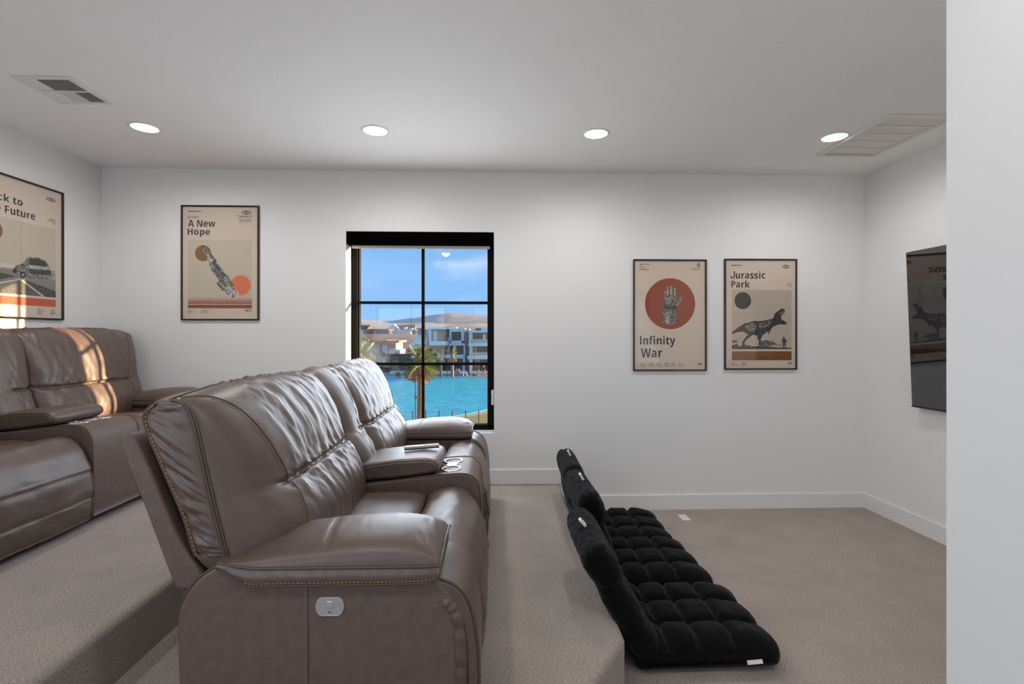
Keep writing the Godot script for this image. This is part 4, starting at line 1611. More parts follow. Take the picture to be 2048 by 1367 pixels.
func make_console(t: Node3D) -> void:
	var flat: Material = mats.leather_flat
	var lea: Material = mats.leather
	var w := 0.178
	var prof := spline(qs([-0.70, 0.40, -0.70, 0.6, -0.70, 0.765, -0.66, 0.777, -0.5, 0.79, -0.35, 0.807, -0.2, 0.822, -0.13, 0.824, -0.09, 0.812, -0.064, 0.775, -0.055, 0.70, -0.053, 0.55, -0.054, 0.42, -0.07, 0.395, -0.3, 0.395]), 6)
	var b := MB.new()
	var rows := b.loft(prof, inset(prof, 0.01), -w, w, 0.012, 0.012, 6, 4, no_change)
	var body := part(t, "console", b.mesh(), flat)
	for s in [1.0, -1.0]:
		var path := PackedVector3Array()
		var under := PackedVector3Array()
		for i in range(5 * 6, 12 * 6 + 3):
			path.append(Vector3(prof[i].x, prof[i].y, (w - 0.004) * s))
			under.append(Vector3(prof[i].x, prof[i].y + 0.001, (w - 0.016) * s) + (Vector3(0.002, 0, 0) if i > 52 else Vector3.ZERO))
		pipe(body, path, 0.0034)
		stitch(body, under, 0.007, 0.004, 0.001)
	# padded lid
	var lp := spline(qs([-0.66, 0.79, -0.55, 0.795, -0.40, 0.806, -0.275, 0.823, -0.246, 0.832, -0.236, 0.853, -0.246, 0.874, -0.28, 0.886, -0.36, 0.886, -0.47, 0.876, -0.58, 0.858, -0.65, 0.835]), 6)
	b = MB.new()
	rows = b.loft(lp, inset(lp, 0.016), -w + 0.004, w - 0.004, 0.03, 0.03, 10, 5, func(p: Vector2, s: float, z: float) -> float: return 0.003 * fold.get_noise_2d(z * 8.0, s * 9.0) + 0.007 * (1.0 - pow(absf(z) / w, 2.0)))
	var lid := part(t, "console_lid", b.mesh(), lea)
	var nr := rows.size()
	for end in [[2.0, 3.4], [nr - 3.0, nr - 4.4]]:
		var a := []
		var c := []
		for i in range(int(4.4 * 6), int(11.2 * 6)):
			a.append(Vector2(end[0], i))
			c.append(Vector2(end[1], i))
		pipe(lid, b.on(rows, a, 0.0004), 0.0028)
		stitch(lid, b.on(rows, c, 0.001), 0.007, 0.004, 0.001)
	# cup holders with a round switch between them
	for s in [1.0, -1.0]:
		var at := q(-0.191, 0.8235)
		var c := Vector3(at.x, at.y, 0.078 * s)
		b = MB.new()
		b.lathe(PackedVector2Array([Vector2(0.0525, -0.004), Vector2(0.053, 0.001), Vector2(0.050, 0.0035), Vector2(0.044, 0.0035), Vector2(0.0405, 0.001), Vector2(0.0405, -0.004)]), 40, Vector3.ZERO, 0)
		var ring_ := part(t, "cup_holder", b.mesh(), mats.chrome, "chrome cup holder")
		ring_.position = c
		ring_.rotation.z = 0.05
		b = MB.new()
		b.lathe(PackedVector2Array([Vector2(0.0415, 0.0012), Vector2(0.0400, 0.0008), Vector2(0.0395, 0.0006), Vector2(0.039, -0.001), Vector2(0.001, -0.0016)]), 40, Vector3.ZERO, 0)
		b = MB.new()
		b.lathe(PackedVector2Array([Vector2(0.0405, 0.002), Vector2(0.039, -0.03), Vector2(0.037, -0.062), Vector2(0.033, -0.066), Vector2(0.001, -0.066)]), 40, Vector3.ZERO, 0)
		part(ring_, "cup", b.mesh(), mats.cup_steel)
		# the console's top is let in round the cup
	b = MB.new()
	b.lathe(PackedVector2Array([Vector2(0.0305, -0.004), Vector2(0.0305, 0.002), Vector2(0.029, 0.0035), Vector2(0.002, 0.004)]), 32)
	var sw := part(t, "console_switch", b.mesh(), mats.satin_metal, "round silver switch")
	var at2 := q(-0.19, 0.8235)
	sw.position = Vector3(at2.x, at2.y, 0.0)
	sw.rotation.z = 0.05
	# narrow backrest over the console
	b = MB.new()
	var outer := back_outer()
	var inner := back_inner()
	for i in outer.size():
		outer[i] = outer[i].lerp(inner[i], 0.10)
	rows = b.loft(outer, inner, -0.158, 0.158, 0.10, 0.10, 18, 8, func(p: Vector2, s: float, z: float) -> float: return pillow(p, s, z + 9.0, 8.84, 9.16) * 1.15, 0.4, 0.4)
	var cb := part(t, "console_backrest", b.mesh(), lea)
	var spots := []
	for k in range(18, (rows.size() - 6) * 4):
		spots.append(Vector2(k * 0.25, 5.0 * BACK_PER - 0.9))
	stitch(cb, b.on(rows, spots, 0.001), 0.007, 0.004, 0.0009)

# ---------------------------------------------------------------- folding floor chairs

func build_floor_chairs() -> void:
	var c := make_floor_chair()
	c.position = Vector3(0.0, 0.0, -2.335)
	tag(c, "black plush folding floor chair nearest the camera, a white tag on its front edge", "floor chair", "black floor chairs in a row")
	var d := copy_of(c, "floor_chair")
	d.position = Vector3(-0.03, 0.0, -2.905)
	d.rotation.y = 0.02
	tag(d, "black plush floor chair in the middle of the row of three", "floor chair", "black floor chairs in a row")
	var e := copy_of(c, "floor_chair")
	e.position = Vector3(-0.045, 0.0, -3.49)
	e.rotation.y = -0.03
	tag(e, "black plush floor chair nearest the window wall and its baseboard", "floor chair", "black floor chairs in a row")
	for o in [d, e]:
		for p in o.get_children():
			if str(p.name).begins_with("front_tag"):
				o.remove_child(p)
				p.free()
	# these two stand a little more upright
	for pair in [[d, -14.0], [e, -17.0]]:
		var hinge := Vector3(0.66, 0.07, 0)
		var turn := Basis(Vector3.BACK, deg_to_rad(pair[1]))
		for p in pair[0].get_children():
			var called := str(p.name)
			if called.begins_with("back") or called.begins_with("head") or called.begins_with("tag"):
				p.transform = Transform3D(turn, hinge - turn * hinge) * p.transform

func tuft(x: float, cuts: Array, sigma: float) -> float:
	var d := 0.0
	for c in cuts:
		d += exp(-pow((x - c) / sigma, 2.0))
	return d

func make_floor_chair() -> Node3D:
	var t := Node3D.new()
	t.name = numbered("floor_chair")
	add_child(t)
	var hw := 0.278
	var n := noise(71, 1.0, 3)
	# seat: three by three puffs and a fourth column under the back
	var seat := PackedVector2Array()
	for a in [[0.60, 0.012], [0.60, 0.10], [0.63, 0.128], [0.70, 0.138], [0.78, 0.141], [0.86, 0.142], [0.94, 0.142], [1.02, 0.142], [1.10, 0.138], [1.17, 0.122], [1.212, 0.09], [1.222, 0.055], [1.21, 0.02], [1.17, 0.006], [1.0, 0.002], [0.8, 0.002], [0.66, 0.002]]:
		seat.append(Vector2(a[0], a[1]))
	var prof := spline(seat, 9)
	var cx := [0.735, 0.868, 1.02]
	var cz := [-0.093, 0.093]
	var b := MB.new()
	b.loft(prof, inset(prof, 0.055), -hw, hw, 0.075, 0.075, 44, 10, func(p: Vector2, s: float, z: float) -> float:
		if p.y < 0.03:
			return 0.0
		var top := smoothstep(0.03, 0.10, p.y)
		var gx := tuft(p.x, cx, 0.016)
		var gz := tuft(z, cz, 0.016)
		var puff := 0.016 * absf(sin(PI * (z + 0.279) / 0.186)) - 0.010
		return (puff - 0.026 * maxf(gx, gz)) * top + 0.005 * n.get_noise_2d(z * 9.0, p.x * 9.0))
	part(t, "seat", b.mesh(), mats.plush)
	# back: two puffs, then the folded head roll
	var lobes := [
		[Vector2(0.672, 0.055), Vector2(0.585, 0.185), 0.066, "back_lower"],
		[Vector2(0.600, 0.165), Vector2(0.487, 0.365), 0.066, "back_upper"],
		[Vector2(0.482, 0.395), Vector2(0.428, 0.482), 0.071, "headrest"],
	]
	for l in lobes:
		var a: Vector2 = l[0]
		var e: Vector2 = l[1]
		var r: float = l[2]
		var u := (e - a).normalized()
		var v := Vector2(u.y, -u.x)
		var ring_ := PackedVector2Array()
		for k in 48:
			var g := TAU * k / 48
			var c := Vector2(signf(cos(g)) * pow(absf(cos(g)), 0.85), signf(sin(g)) * pow(absf(sin(g)), 0.85))
			var p := a.lerp(e, 0.5) + u * (c.x * (a.distance_to(e) * 0.5 + r * 0.72)) + v * c.y * r
			ring_.append(Vector2(p.x, maxf(p.y, 0.004)))
		b = MB.new()
		var head: bool = l[3] == "headrest"
		b.loft(ring_, inset(ring_, 0.05), -hw, hw, 0.07, 0.07, 40, 9, func(p: Vector2, s: float, z: float) -> float:
			var d := 0.008 * n.get_noise_2d(z * 8.0 + 5.0, s * 12.0) + 0.004 * n.get_noise_2d(z * 26.0, s * 9.0)
			var front := (p - a.lerp(e, 0.5)).dot(v)
			if front > 0.01 and not head:
				d -= 0.022 * tuft(z, cz, 0.018) * smoothstep(0.01, 0.05, front)
			if head:
				# a seam runs along the crown
				var up := (p - a.lerp(e, 0.5)).dot(u)
				if up > 0.06:
					d -= 0.007 * exp(-pow((front + 0.005) / 0.008, 2.0))
			return d)
		part(t, l[3], b.mesh(), mats.plush)
	# woven tags
	var tg := part(t, "tag", rbox_mesh(Vector3(-0.006, -0.016, -0.034), Vector3(0.006, 0.022, 0.0), 0.001), mats.white_label, "small white tag on the crown")
	tg.position = Vector3(0.407, 0.553, 0.05)
	tg.rotation.z = 0.75
	var ft := part(t, "front_tag", rbox_mesh(Vector3(-0.033, -0.007, -0.002), Vector3(0.033, 0.009, 0.003), 0.001), mats.white_label, "white tag on the front edge")
	ft.position = Vector3(1.085, 0.055, 0.283)
	ft.rotation.z = 0.06
	ft.rotation.x = -0.5
	return t

# ---------------------------------------------------------------- small things

func build_small_things() -> void:
	# remote control lying on the console lid
	var p := q(-0.375, 0.893)
	var t := thing("remote_control", "slim silver grey remote control lying on the console lid of the nearest sofa", "remote control", Vector3(-0.378, 0.8385, -2.60))
	t.rotation = Vector3(0.0, 0.16, 0.035)
	part(t, "body", rbox_mesh(Vector3(-0.089, 0.0, -0.017), Vector3(0.089, 0.014, 0.017), 0.005), mats.remote_top)
	part(t, "underside", rbox_mesh(Vector3(-0.0885, -0.004, -0.0165), Vector3(0.0885, 0.004, 0.0165), 0.003), mats.black_plastic)
	for k in 7:
		for r in 2:
			part(t, "key", rbox_mesh(Vector3(0.012 + k * 0.0105, 0.0125, -0.0095 + r * 0.011), Vector3(0.0195 + k * 0.0105, 0.0158, -0.0015 + r * 0.011), 0.001), mats.remote_key)
	# flat white plate in the carpet
	t = thing("floor_plate", "flat white rectangular plate on the carpet near the window wall baseboard", "floor plate", Vector3(1.472, 0.0, -3.845))
	part(t, "plate", rbox_mesh(Vector3(-0.031, 0.0, -0.062), Vector3(0.033, 0.006, 0.062), 0.003), mats.white_plate)
	var b := MB.new()
	for s in [-1, 1]:
		b.lathe(PackedVector2Array([Vector2(0.0035, 0.0), Vector2(0.003, 0.0015), Vector2(0.0005, 0.002)]), 10, Vector3(0.001, 0.0055, s * 0.042))
	part(t, "screw", b.mesh(), mats.satin_metal)

# ---------------------------------------------------------------- the view from the window

func build_outside() -> void:
	plain("villa_white", srgb(224, 224, 222), 0.7)
	plain("villa_grey", srgb(150, 146, 141), 0.8)
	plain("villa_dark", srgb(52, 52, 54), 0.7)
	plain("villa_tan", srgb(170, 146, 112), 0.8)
	plain("villa_glass", srgb(46, 50, 52), 0.06)
	var rail := plain("villa_rail", Color(0.8, 0.9, 0.9, 0.25), 0.05)
	rail.transparency = BaseMaterial3D.TRANSPARENCY_ALPHA
	plain("house_wrap", srgb(226, 216, 210), 0.85)
	plain("house_wood", srgb(168, 92, 42), 0.8)
	plain("house_roof", srgb(186, 118, 76), 0.85)
	plain("house_beige", srgb(176, 156, 120), 0.85)
	plain("house_tan", srgb(196, 178, 134), 0.85)
	plain("house_brown", srgb(104, 72, 52), 0.85)
	plain("house_navy", srgb(44, 50, 62), 0.8)
	plain("roof_dark", srgb(74, 74, 78), 0.8)
	plain("trunk", srgb(150, 112, 78), 0.9)
	plain("frond_green", srgb(112, 122, 52), 0.7).backlight_enabled = true
	mats.frond_green.backlight = Color(0.35, 0.38, 0.12)
	plain("frond_dry", srgb(178, 134, 72), 0.8).backlight_enabled = true
	mats.frond_dry.backlight = Color(0.4, 0.28, 0.1)
	plain("shrub", srgb(92, 106, 54), 0.9)
	build_land()
	# low white garden walls and the promenade in front of the villas
	boxes(thing("garden_wall", "low white garden walls in front of the villas across the water", "wall"), LOW)
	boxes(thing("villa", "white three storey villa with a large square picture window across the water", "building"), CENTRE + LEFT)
	boxes(thing("villa", "white villa with long glazed balconies at the right edge of the window view", "building"), RIGHT)
	boxes(thing("house", "unfinished house in white wrap with a rusty tiled roof line", "building"), WRAP)
	boxes(thing("house", "low beige house with brown openings and a dark garden wall", "building"), BEIGE)
	hill_houses()
	fan_palm("palm", "tall fan palm with a thick tapering trunk standing nearest the window", Vector3(-6.05, GROUND, -40.7), 4.9, 0.30, 0.15, 38, 1.7, 3)
	fan_palm("palm", "bushy sunlit palm at the left edge of the window view", Vector3(-13.9, GROUND, -52.0), 5.2, 0.26, 0.2, 30, 1.9, 4)
	fan_palm("palm", "young palm with a thick trunk before the left bays of the central villa", Vector3(-8.67, -5.2, -80.0), 3.4, 0.25, 0.2, 11, 1.3, 5)
	fan_palm("palm", "young palm with upright fronds before the right bays of the central villa", Vector3(-6.82, -5.2, -80.2), 3.7, 0.26, 0.22, 11, 1.3, 6)
	fan_palm("palm", "small palm in front of the low beige house", Vector3(-22.5, -5.2, -94.0), 3.2, 0.16, 0.13, 12, 1.4, 7)
	water_things()

const LOW := [
		["low_wall", -17.78, -5.03, -85.4, -6.77, -4.58, -85.0, "villa_white"],
		["low_wall", -5.92, -5.02, -85.4, -4.83, -4.60, -85.0, "villa_white"],
		["low_wall", -4.23, -5.08, -85.4, 3.40, -4.61, -85.0, "villa_white"],
		["stone_pier", -6.70, -5.04, -86.0, -6.02, -4.27, -85.2, "villa_grey"],
	]
const CENTRE := [
		["wall", -13.21, -5.73, -104.0, -5.80, 2.77, -97.0, "villa_white"],
		["wall", -5.80, -5.52, -104.0, -4.87, 2.73, -94.0, "villa_grey"],
		["roof_slab", -12.03, 2.60, -98.0, -8.15, 2.91, -91.0, "villa_white"],
		["roof_slab", -8.24, 2.14, -98.0, -5.44, 2.78, -91.0, "villa_white"],
		["bay_frame", -8.24, 0.06, -97.0, -7.93, 2.14, -91.0, "villa_white"],
		["bay_frame", -6.12, 0.06, -97.0, -5.71, 2.14, -91.0, "villa_white"],
		["bay_frame", -8.24, 0.06, -97.0, -5.71, 0.51, -91.0, "villa_white"],
		["window", -8.10, 0.50, -96.9, -6.17, 2.16, -92.5, "villa_glass"],
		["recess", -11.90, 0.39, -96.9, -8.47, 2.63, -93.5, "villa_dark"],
		["wall", -12.01, 0.42, -97.0, -11.64, 2.60, -91.5, "villa_white"],
		["partition", -11.40, 0.40, -93.6, -10.67, 2.34, -92.5, "villa_white"],
		["window", -9.70, 0.40, -93.6, -8.51, 2.16, -92.9, "villa_glass"],
		["window", -10.72, 0.49, -93.6, -9.70, 2.06, -92.9, "villa_tan"],
		["balcony", -11.87, -0.34, -97.0, -8.51, 0.43, -90.5, "villa_white"],
		["pier", -8.56, -2.28, -92.0, -8.15, 1.15, -90.5, "villa_grey"],
		["floor_slab", -8.15, -0.33, -97.0, -5.47, 0.03, -90.0, "villa_white"],
		["window", -12.20, -2.29, -96.9, -8.70, -0.43, -93.0, "villa_glass"],
		["mullion", -11.40, -2.28, -93.1, -11.32, -0.43, -92.8, "villa_dark"],
		["mullion", -10.57, -2.28, -93.1, -10.49, -0.43, -92.8, "villa_dark"],
		["mullion", -9.60, -2.28, -93.1, -9.51, -0.43, -92.8, "villa_dark"],
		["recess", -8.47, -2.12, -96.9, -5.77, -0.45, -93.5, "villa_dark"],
		["wall", -7.73, -2.09, -93.6, -7.09, -0.43, -92.5, "villa_white"],
		["window", -7.04, -1.92, -93.6, -5.93, -0.48, -93.0, "villa_glass"],
		["wall", -5.71, -2.67, -97.0, -5.44, -0.31, -91.0, "villa_white"],
		["balcony", -8.95, -2.66, -97.0, -5.65, -1.99, -90.0, "villa_white"],
		["balcony", -12.01, -2.64, -97.0, -9.06, -2.27, -91.5, "villa_white"],
		["window", -12.23, -5.17, -96.9, -6.03, -2.85, -93.2, "villa_glass"],
		["mullion", -10.91, -5.16, -93.3, -10.82, -2.84, -93.0, "villa_dark"],
		["mullion", -9.62, -5.16, -93.3, -9.53, -2.84, -93.0, "villa_dark"],
		["mullion", -8.52, -5.16, -93.3, -8.40, -2.84, -93.0, "villa_dark"],
		["mullion", -7.31, -5.16, -93.3, -7.20, -2.85, -93.0, "villa_dark"],
		["wall", -5.89, -5.30, -97.0, -5.44, -2.67, -91.0, "villa_white"],
		["vent", -5.23, 1.51, -94.2, -5.00, 1.93, -93.8, "villa_dark"],
		["vent", -5.23, -1.02, -94.2, -5.00, -0.64, -93.8, "villa_dark"],
		["skylight", -8.01, 2.74, -96.0, -7.10, 2.98, -92.0, "villa_white"],
	]
const LEFT := [
		["wall", -14.88, -5.65, -103.0, -13.07, 2.75, -96.0, "villa_white"],
		["balcony_frame", -14.59, 2.67, -100.0, -13.31, 2.85, -93.0, "villa_dark"],
		["window", -14.30, 1.51, -95.9, -12.82, 2.63, -93.5, "villa_glass"],
		["railing", -14.62, 0.50, -92.3, -12.80, 1.60, -92.0, "villa_rail"],
		["balcony", -14.64, -0.12, -97.0, -12.48, 0.51, -91.0, "villa_white"],
		["step", -15.36, -0.30, -97.0, -14.46, 0.15, -91.0, "villa_white"],
		["pier", -12.80, -2.52, -96.0, -12.25, 1.14, -92.0, "villa_grey"],
		["pier", -15.42, -1.54, -97.0, -14.59, -0.34, -93.0, "villa_white"],
		["window", -14.75, -2.32, -95.9, -13.08, -0.36, -94.0, "villa_glass"],
		["balcony", -15.35, -2.70, -97.0, -12.80, -2.24, -92.0, "villa_white"],
		["window", -15.31, -5.22, -95.9, -13.08, -2.88, -94.0, "villa_glass"],
	]
const RIGHT := [
		["wall", -4.53, -5.31, -100.0, 3.65, 2.51, -91.0, "villa_white"],
		["roof_slab", -4.45, 1.98, -94.0, 3.44, 2.28, -86.0, "villa_white"],
		["parapet", -3.77, 2.32, -94.0, 3.60, 2.90, -90.0, "villa_white"],
		["sign_recess", -3.49, 2.40, -90.2, -2.50, 2.76, -89.8, "villa_dark"],
		["pier", -4.51, 0.12, -94.0, -3.94, 2.03, -87.0, "villa_white"],
		["window", -4.06, 0.08, -90.9, 3.58, 1.91, -89.5, "villa_glass"],
		["mullion", -3.20, 0.08, -89.6, -3.02, 1.91, -89.2, "villa_dark"],
		["curtain", -2.13, 0.70, -89.6, -1.69, 1.68, -89.2, "villa_white"],
		["railing", -4.16, 0.11, -87.1, 3.48, 0.85, -87.0, "villa_rail"],
		["balcony", -4.58, -0.39, -94.0, 3.44, 0.13, -86.0, "villa_white"],
		["pier", -4.46, -2.14, -94.0, -3.94, -0.41, -87.0, "villa_white"],
		["window", -4.06, -2.25, -90.9, 3.58, -0.51, -89.5, "villa_glass"],
		["mullion", -3.20, -2.23, -89.6, -3.11, -0.50, -89.2, "villa_dark"],
		["curtain", -3.95, -2.05, -89.6, -3.20, -0.54, -89.2, "villa_tan"],
		["railing", -4.16, -2.15, -87.1, 3.48, -1.45, -87.0, "villa_rail"],
		["balcony", -4.71, -2.62, -94.0, 3.44, -2.11, -86.0, "villa_white"],
		["pier", -4.46, -5.01, -94.0, -3.94, -2.66, -87.0, "villa_white"],
		["window", -4.06, -4.93, -90.9, 3.58, -2.83, -89.5, "villa_glass"],
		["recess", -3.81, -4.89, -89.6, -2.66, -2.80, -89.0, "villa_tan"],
		["mullion", -1.51, -4.91, -89.6, -1.42, -2.81, -89.2, "villa_dark"],
	]
const WRAP := [
		["wall", -26.56, -2.19, -110.0, -23.60, -0.03, -104.0, "house_wrap"],
		["wall", -23.37, -2.36, -110.0, -20.13, 0.09, -103.0, "house_wrap"],
		["corner_post", -23.43, -2.65, -103.2, -23.13, 0.09, -102.6, "villa_dark"],
		["post", -25.55, -2.18, -104.1, -25.42, -0.02, -103.6, "house_wood"],
		["post", -25.04, -1.87, -104.1, -24.93, -0.12, -103.6, "villa_dark"],
		["post", -21.87, -2.35, -103.1, -21.77, 0.09, -102.6, "house_wood"],
		["opening", -21.72, -1.03, -103.1, -20.25, -0.21, -102.6, "house_wood"],
		["opening", -23.08, -0.41, -103.1, -21.87, -0.21, -102.6, "house_wood"],
		["opening", -23.08, -2.25, -103.1, -22.47, -1.84, -102.6, "house_wood"],
		["ledge", -21.53, -2.41, -103.0, -19.83, -1.71, -102.3, "house_wrap"],
		["block", -20.23, -2.43, -108.0, -19.23, -1.42, -102.3, "house_wrap"],
		["block", -23.96, -2.44, -104.0, -23.31, -1.83, -102.5, "house_wrap"],
		["roof", -27.38, 0.04, -111.0, -22.52, 0.37, -102.2, "house_roof"],
		["roof", -24.95, 0.25, -111.0, -21.74, 0.53, -102.3, "house_roof"],
		["roof", -21.53, 0.03, -111.0, -19.44, 0.47, -102.2, "house_roof"],
		["wall", -30.40, -2.78, -111.0, -27.07, 0.05, -106.0, "house_wood"],
	]
const BEIGE := [
		["wall", -24.84, -6.07, -101.9, -18.47, -2.47, -98.0, "house_beige"],
		["parapet", -24.81, -2.50, -101.9, -18.38, -2.16, -97.5, "villa_dark"],
		["panel", -21.69, -4.79, -98.1, -20.34, -2.56, -97.7, "house_tan"],
		["door", -23.03, -4.78, -98.1, -22.55, -3.14, -97.7, "house_wood"],
		["window", -22.17, -4.78, -98.1, -21.69, -2.94, -97.7, "house_brown"],
		["window", -19.86, -3.33, -98.1, -19.48, -2.90, -97.7, "house_brown"],
		["window", -19.24, -3.24, -98.1, -18.80, -2.85, -97.7, "house_brown"],
		["window", -18.66, -4.79, -98.1, -18.47, -2.85, -97.7, "house_brown"],
		["window", -20.25, -3.82, -98.1, -20.05, -3.24, -97.7, "house_brown"],
		["slab_wall", -18.10, -5.93, -101.9, -16.01, -2.11, -96.0, "house_navy"],
		["canopy", -24.27, -5.95, -98.0, -20.09, -4.71, -96.5, "villa_dark"],
	]

func boxes(t: Node3D, list: Array) -> void:
	for b in list:
		var lo := Vector3(b[1], b[2], b[3])
		var hi := Vector3(b[4], b[5], b[6])
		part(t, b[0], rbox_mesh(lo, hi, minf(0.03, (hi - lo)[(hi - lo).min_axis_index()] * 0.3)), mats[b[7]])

func build_land() -> void:
	var sand := plain("sand", Color.WHITE, 0.95)
	sand.albedo_texture = noise_tex(noise(81, 0.02, 5), 512, [srgb(146, 126, 108), srgb(188, 168, 148)])
	triplanar(sand, Vector3.ONE * 0.12, true)
	var rock := plain("rock_bank", Color.WHITE, 0.95)
	rock.albedo_texture = noise_tex(noise(82, 0.05, 5), 512, [srgb(84, 62, 48), srgb(176, 142, 116)])
	rock.heightmap_enabled = true
	rock.heightmap_texture = noise_tex(noise(83, 0.06, 5), 512)
	rock.heightmap_scale = 40.0
	triplanar(rock, Vector3.ONE * 0.08, true)
	var hillm := plain("hill_soil", Color.WHITE, 0.95)
	hillm.albedo_texture = noise_tex(noise(84, 0.02, 5), 512, [srgb(138, 132, 126), srgb(178, 170, 160)])
	triplanar(hillm, Vector3.ONE * 0.003, true)
	var red := plain("red_soil", Color.WHITE, 0.95)
	red.albedo_texture = noise_tex(noise(85, 0.03, 5), 512, [srgb(160, 116, 88), srgb(206, 170, 142)])
	triplanar(red, Vector3.ONE * 0.01, true)
	var grass := plain("lawn", Color.WHITE, 0.95)
	grass.albedo_texture = noise_tex(noise(86, 0.03, 5), 512, [srgb(104, 104, 46), srgb(158, 150, 76)])
	triplanar(grass, Vector3.ONE * 0.25, true)
	var wat := plain("lagoon_water", Color.WHITE, 0.3)
	wat.albedo_texture = noise_tex(noise(87, 0.012, 4), 512, [srgb(16, 150, 182), srgb(84, 208, 224)])
	wat.metallic_specular = 0.3
	wat.heightmap_enabled = true
	wat.heightmap_texture = noise_tex(noise(88, 0.05, 4), 512)
	wat.heightmap_scale = 6.0
	triplanar(wat, Vector3(0.05, 0.05, 0.16), true)
	plain("path_stone", srgb(150, 138, 126), 0.9)
	plain("coping", srgb(206, 204, 200), 0.7)
	struct("ground", slab([Vector2(-900, 60), Vector2(900, 60), Vector2(900, -1500), Vector2(-900, -1500)], GROUND - 0.5, GROUND), sand)
	struct("lagoon_water", slab([Vector2(-60, -34), Vector2(-20, -37.5), Vector2(-9.1, -40.1), Vector2(-7.2, -41.2), Vector2(-5.06, -42.4), Vector2(-3.9, -43.4), Vector2(-2.24, -45.0), Vector2(-0.66, -47.4), Vector2(3, -52), Vector2(9, -62), Vector2(14, -82.2), Vector2(1.6, -82.6), Vector2(-14, -84.6), Vector2(-60, -88)], GROUND, GROUND + 0.05), wat)
	struct("path_shore", slab([Vector2(-60, -33), Vector2(-20, -36.7), Vector2(-9.1, -39.4), Vector2(-5.0, -41.5), Vector2(-3.4, -42.3), Vector2(-1.9, -43.8), Vector2(0.2, -46.3), Vector2(4, -51), Vector2(10, -61), Vector2(12, -60), Vector2(5, -48), Vector2(0, -42.5), Vector2(-4.0, -40.5), Vector2(-9, -37.5), Vector2(-60, -30)], GROUND, GROUND + 0.03), mats.path_stone)
	struct("lawn_ground", slab([Vector2(-4.3, -41.2), Vector2(-2.2, -43.0), Vector2(-0.4, -45.0), Vector2(6, -50), Vector2(12, -40), Vector2(4, -20), Vector2(-4.5, -30)], GROUND, GROUND + 0.06), grass)
	struct("pool_edge_trim", slab([Vector2(14, -82.0), Vector2(1.6, -82.4), Vector2(-14, -84.4), Vector2(-60, -87.8), Vector2(-60, -88.5), Vector2(-14, -85.1), Vector2(1.6, -83.1), Vector2(14, -82.7)], GROUND, GROUND + 0.2), mats.coping)
	# bank behind the houses, then the plateau the hill houses stand on
	var n := noise(91, 0.05, 4)
	var rows := []
	for k in 26:
		var s := k / 25.0
		var z := lerpf(-108.0, -176.0, s)
		var row := PackedVector3Array()
		for i in 60:
			var x := lerpf(-140.0, -8.0, i / 59.0)
			var y := lerpf(-3.6, 1.85, smoothstep(0.02, 0.6, s)) + n.get_noise_2d(x, z) * 0.35 * (1.0 - smoothstep(0.55, 0.7, s))
			row.append(Vector3(x, y, z))
		rows.append(row)
	var b := MB.new()
	b.sheet(rows, Vector3.UP)
	struct("terrain_bank", b.mesh(), rock)
	ridge("hill_1", [-400, 4, -60, 9.5, -40, 11.2, -10, 11.6, 60, 12.5, 300, 10], -500.0, 120.0, red, 0.6)
	ridge("hill_2", [-900, 96, -420, 62, -330, 58, -262, 38, -225, 30, -180, 24, 400, 12], -900.0, 300.0, hillm, 4.0)
	ridge("hill_3", [-900, 40, -420, 38, -330, 36, -245, 36, -190, 44, -150, 51, -110, 54, -17, 50, 120, 60, 700, 40], -1200.0, 300.0, hillm, 4.0)

# a range of hills with a given crest line and real depth
func ridge(called: String, crest: Array, z: float, depth: float, m: Material, rough: float) -> void:
	var n := noise(int(-z), 0.01, 5)
	var rows := []
	for k in 17:
		var s := k / 8.0 - 1.0
		var row := PackedVector3Array()
		var prof := pow(cos(s * PI * 0.5), 1.4)
		for i in 90:
			var x: float = lerpf(crest[0], crest[crest.size() - 2], i / 89.0)
			var h := 0.0
			for c in range(0, crest.size() - 2, 2):
				if x >= crest[c] and x <= crest[c + 2]:
					h = lerpf(crest[c + 1], crest[c + 3], smoothstep(0.0, 1.0, (x - crest[c]) / (crest[c + 2] - crest[c])))
			row.append(Vector3(x, GROUND + (h - GROUND + n.get_noise_2d(x, s * 120.0) * rough) * prof, z - s * depth))
		rows.append(row)
	var b := MB.new()
	b.sheet(rows, Vector3.UP)
	struct(called, b.mesh(), m)

func slab(plan: Array, y0: float, y1: float) -> ArrayMesh:
	var p := PackedVector2Array(plan)
	var b := MB.new()
	b.grid([ring_at(p, y0), ring_at(p, y1)], true, 3)
	return b.mesh()

func gable(b: MB, lo: Vector3, hi: Vector3, along_x: bool, over := 0.0) -> void:
	# a solid roof: a triangle carried along x or z
	var rows := []
	for k in 2:
		if along_x:
			var x := hi.x + over if k else lo.x - over
			rows.append(PackedVector3Array([Vector3(x, lo.y, hi.z + over), Vector3(x, lo.y, lo.z - over), Vector3(x, hi.y, (lo.z + hi.z) * 0.5)]))
		else:
			var z := hi.z + over if k else lo.z - over
			rows.append(PackedVector3Array([Vector3(lo.x - over, lo.y, z), Vector3(hi.x + over, lo.y, z), Vector3((lo.x + hi.x) * 0.5, hi.y, z)]))
	b.grid(rows, true, 3)

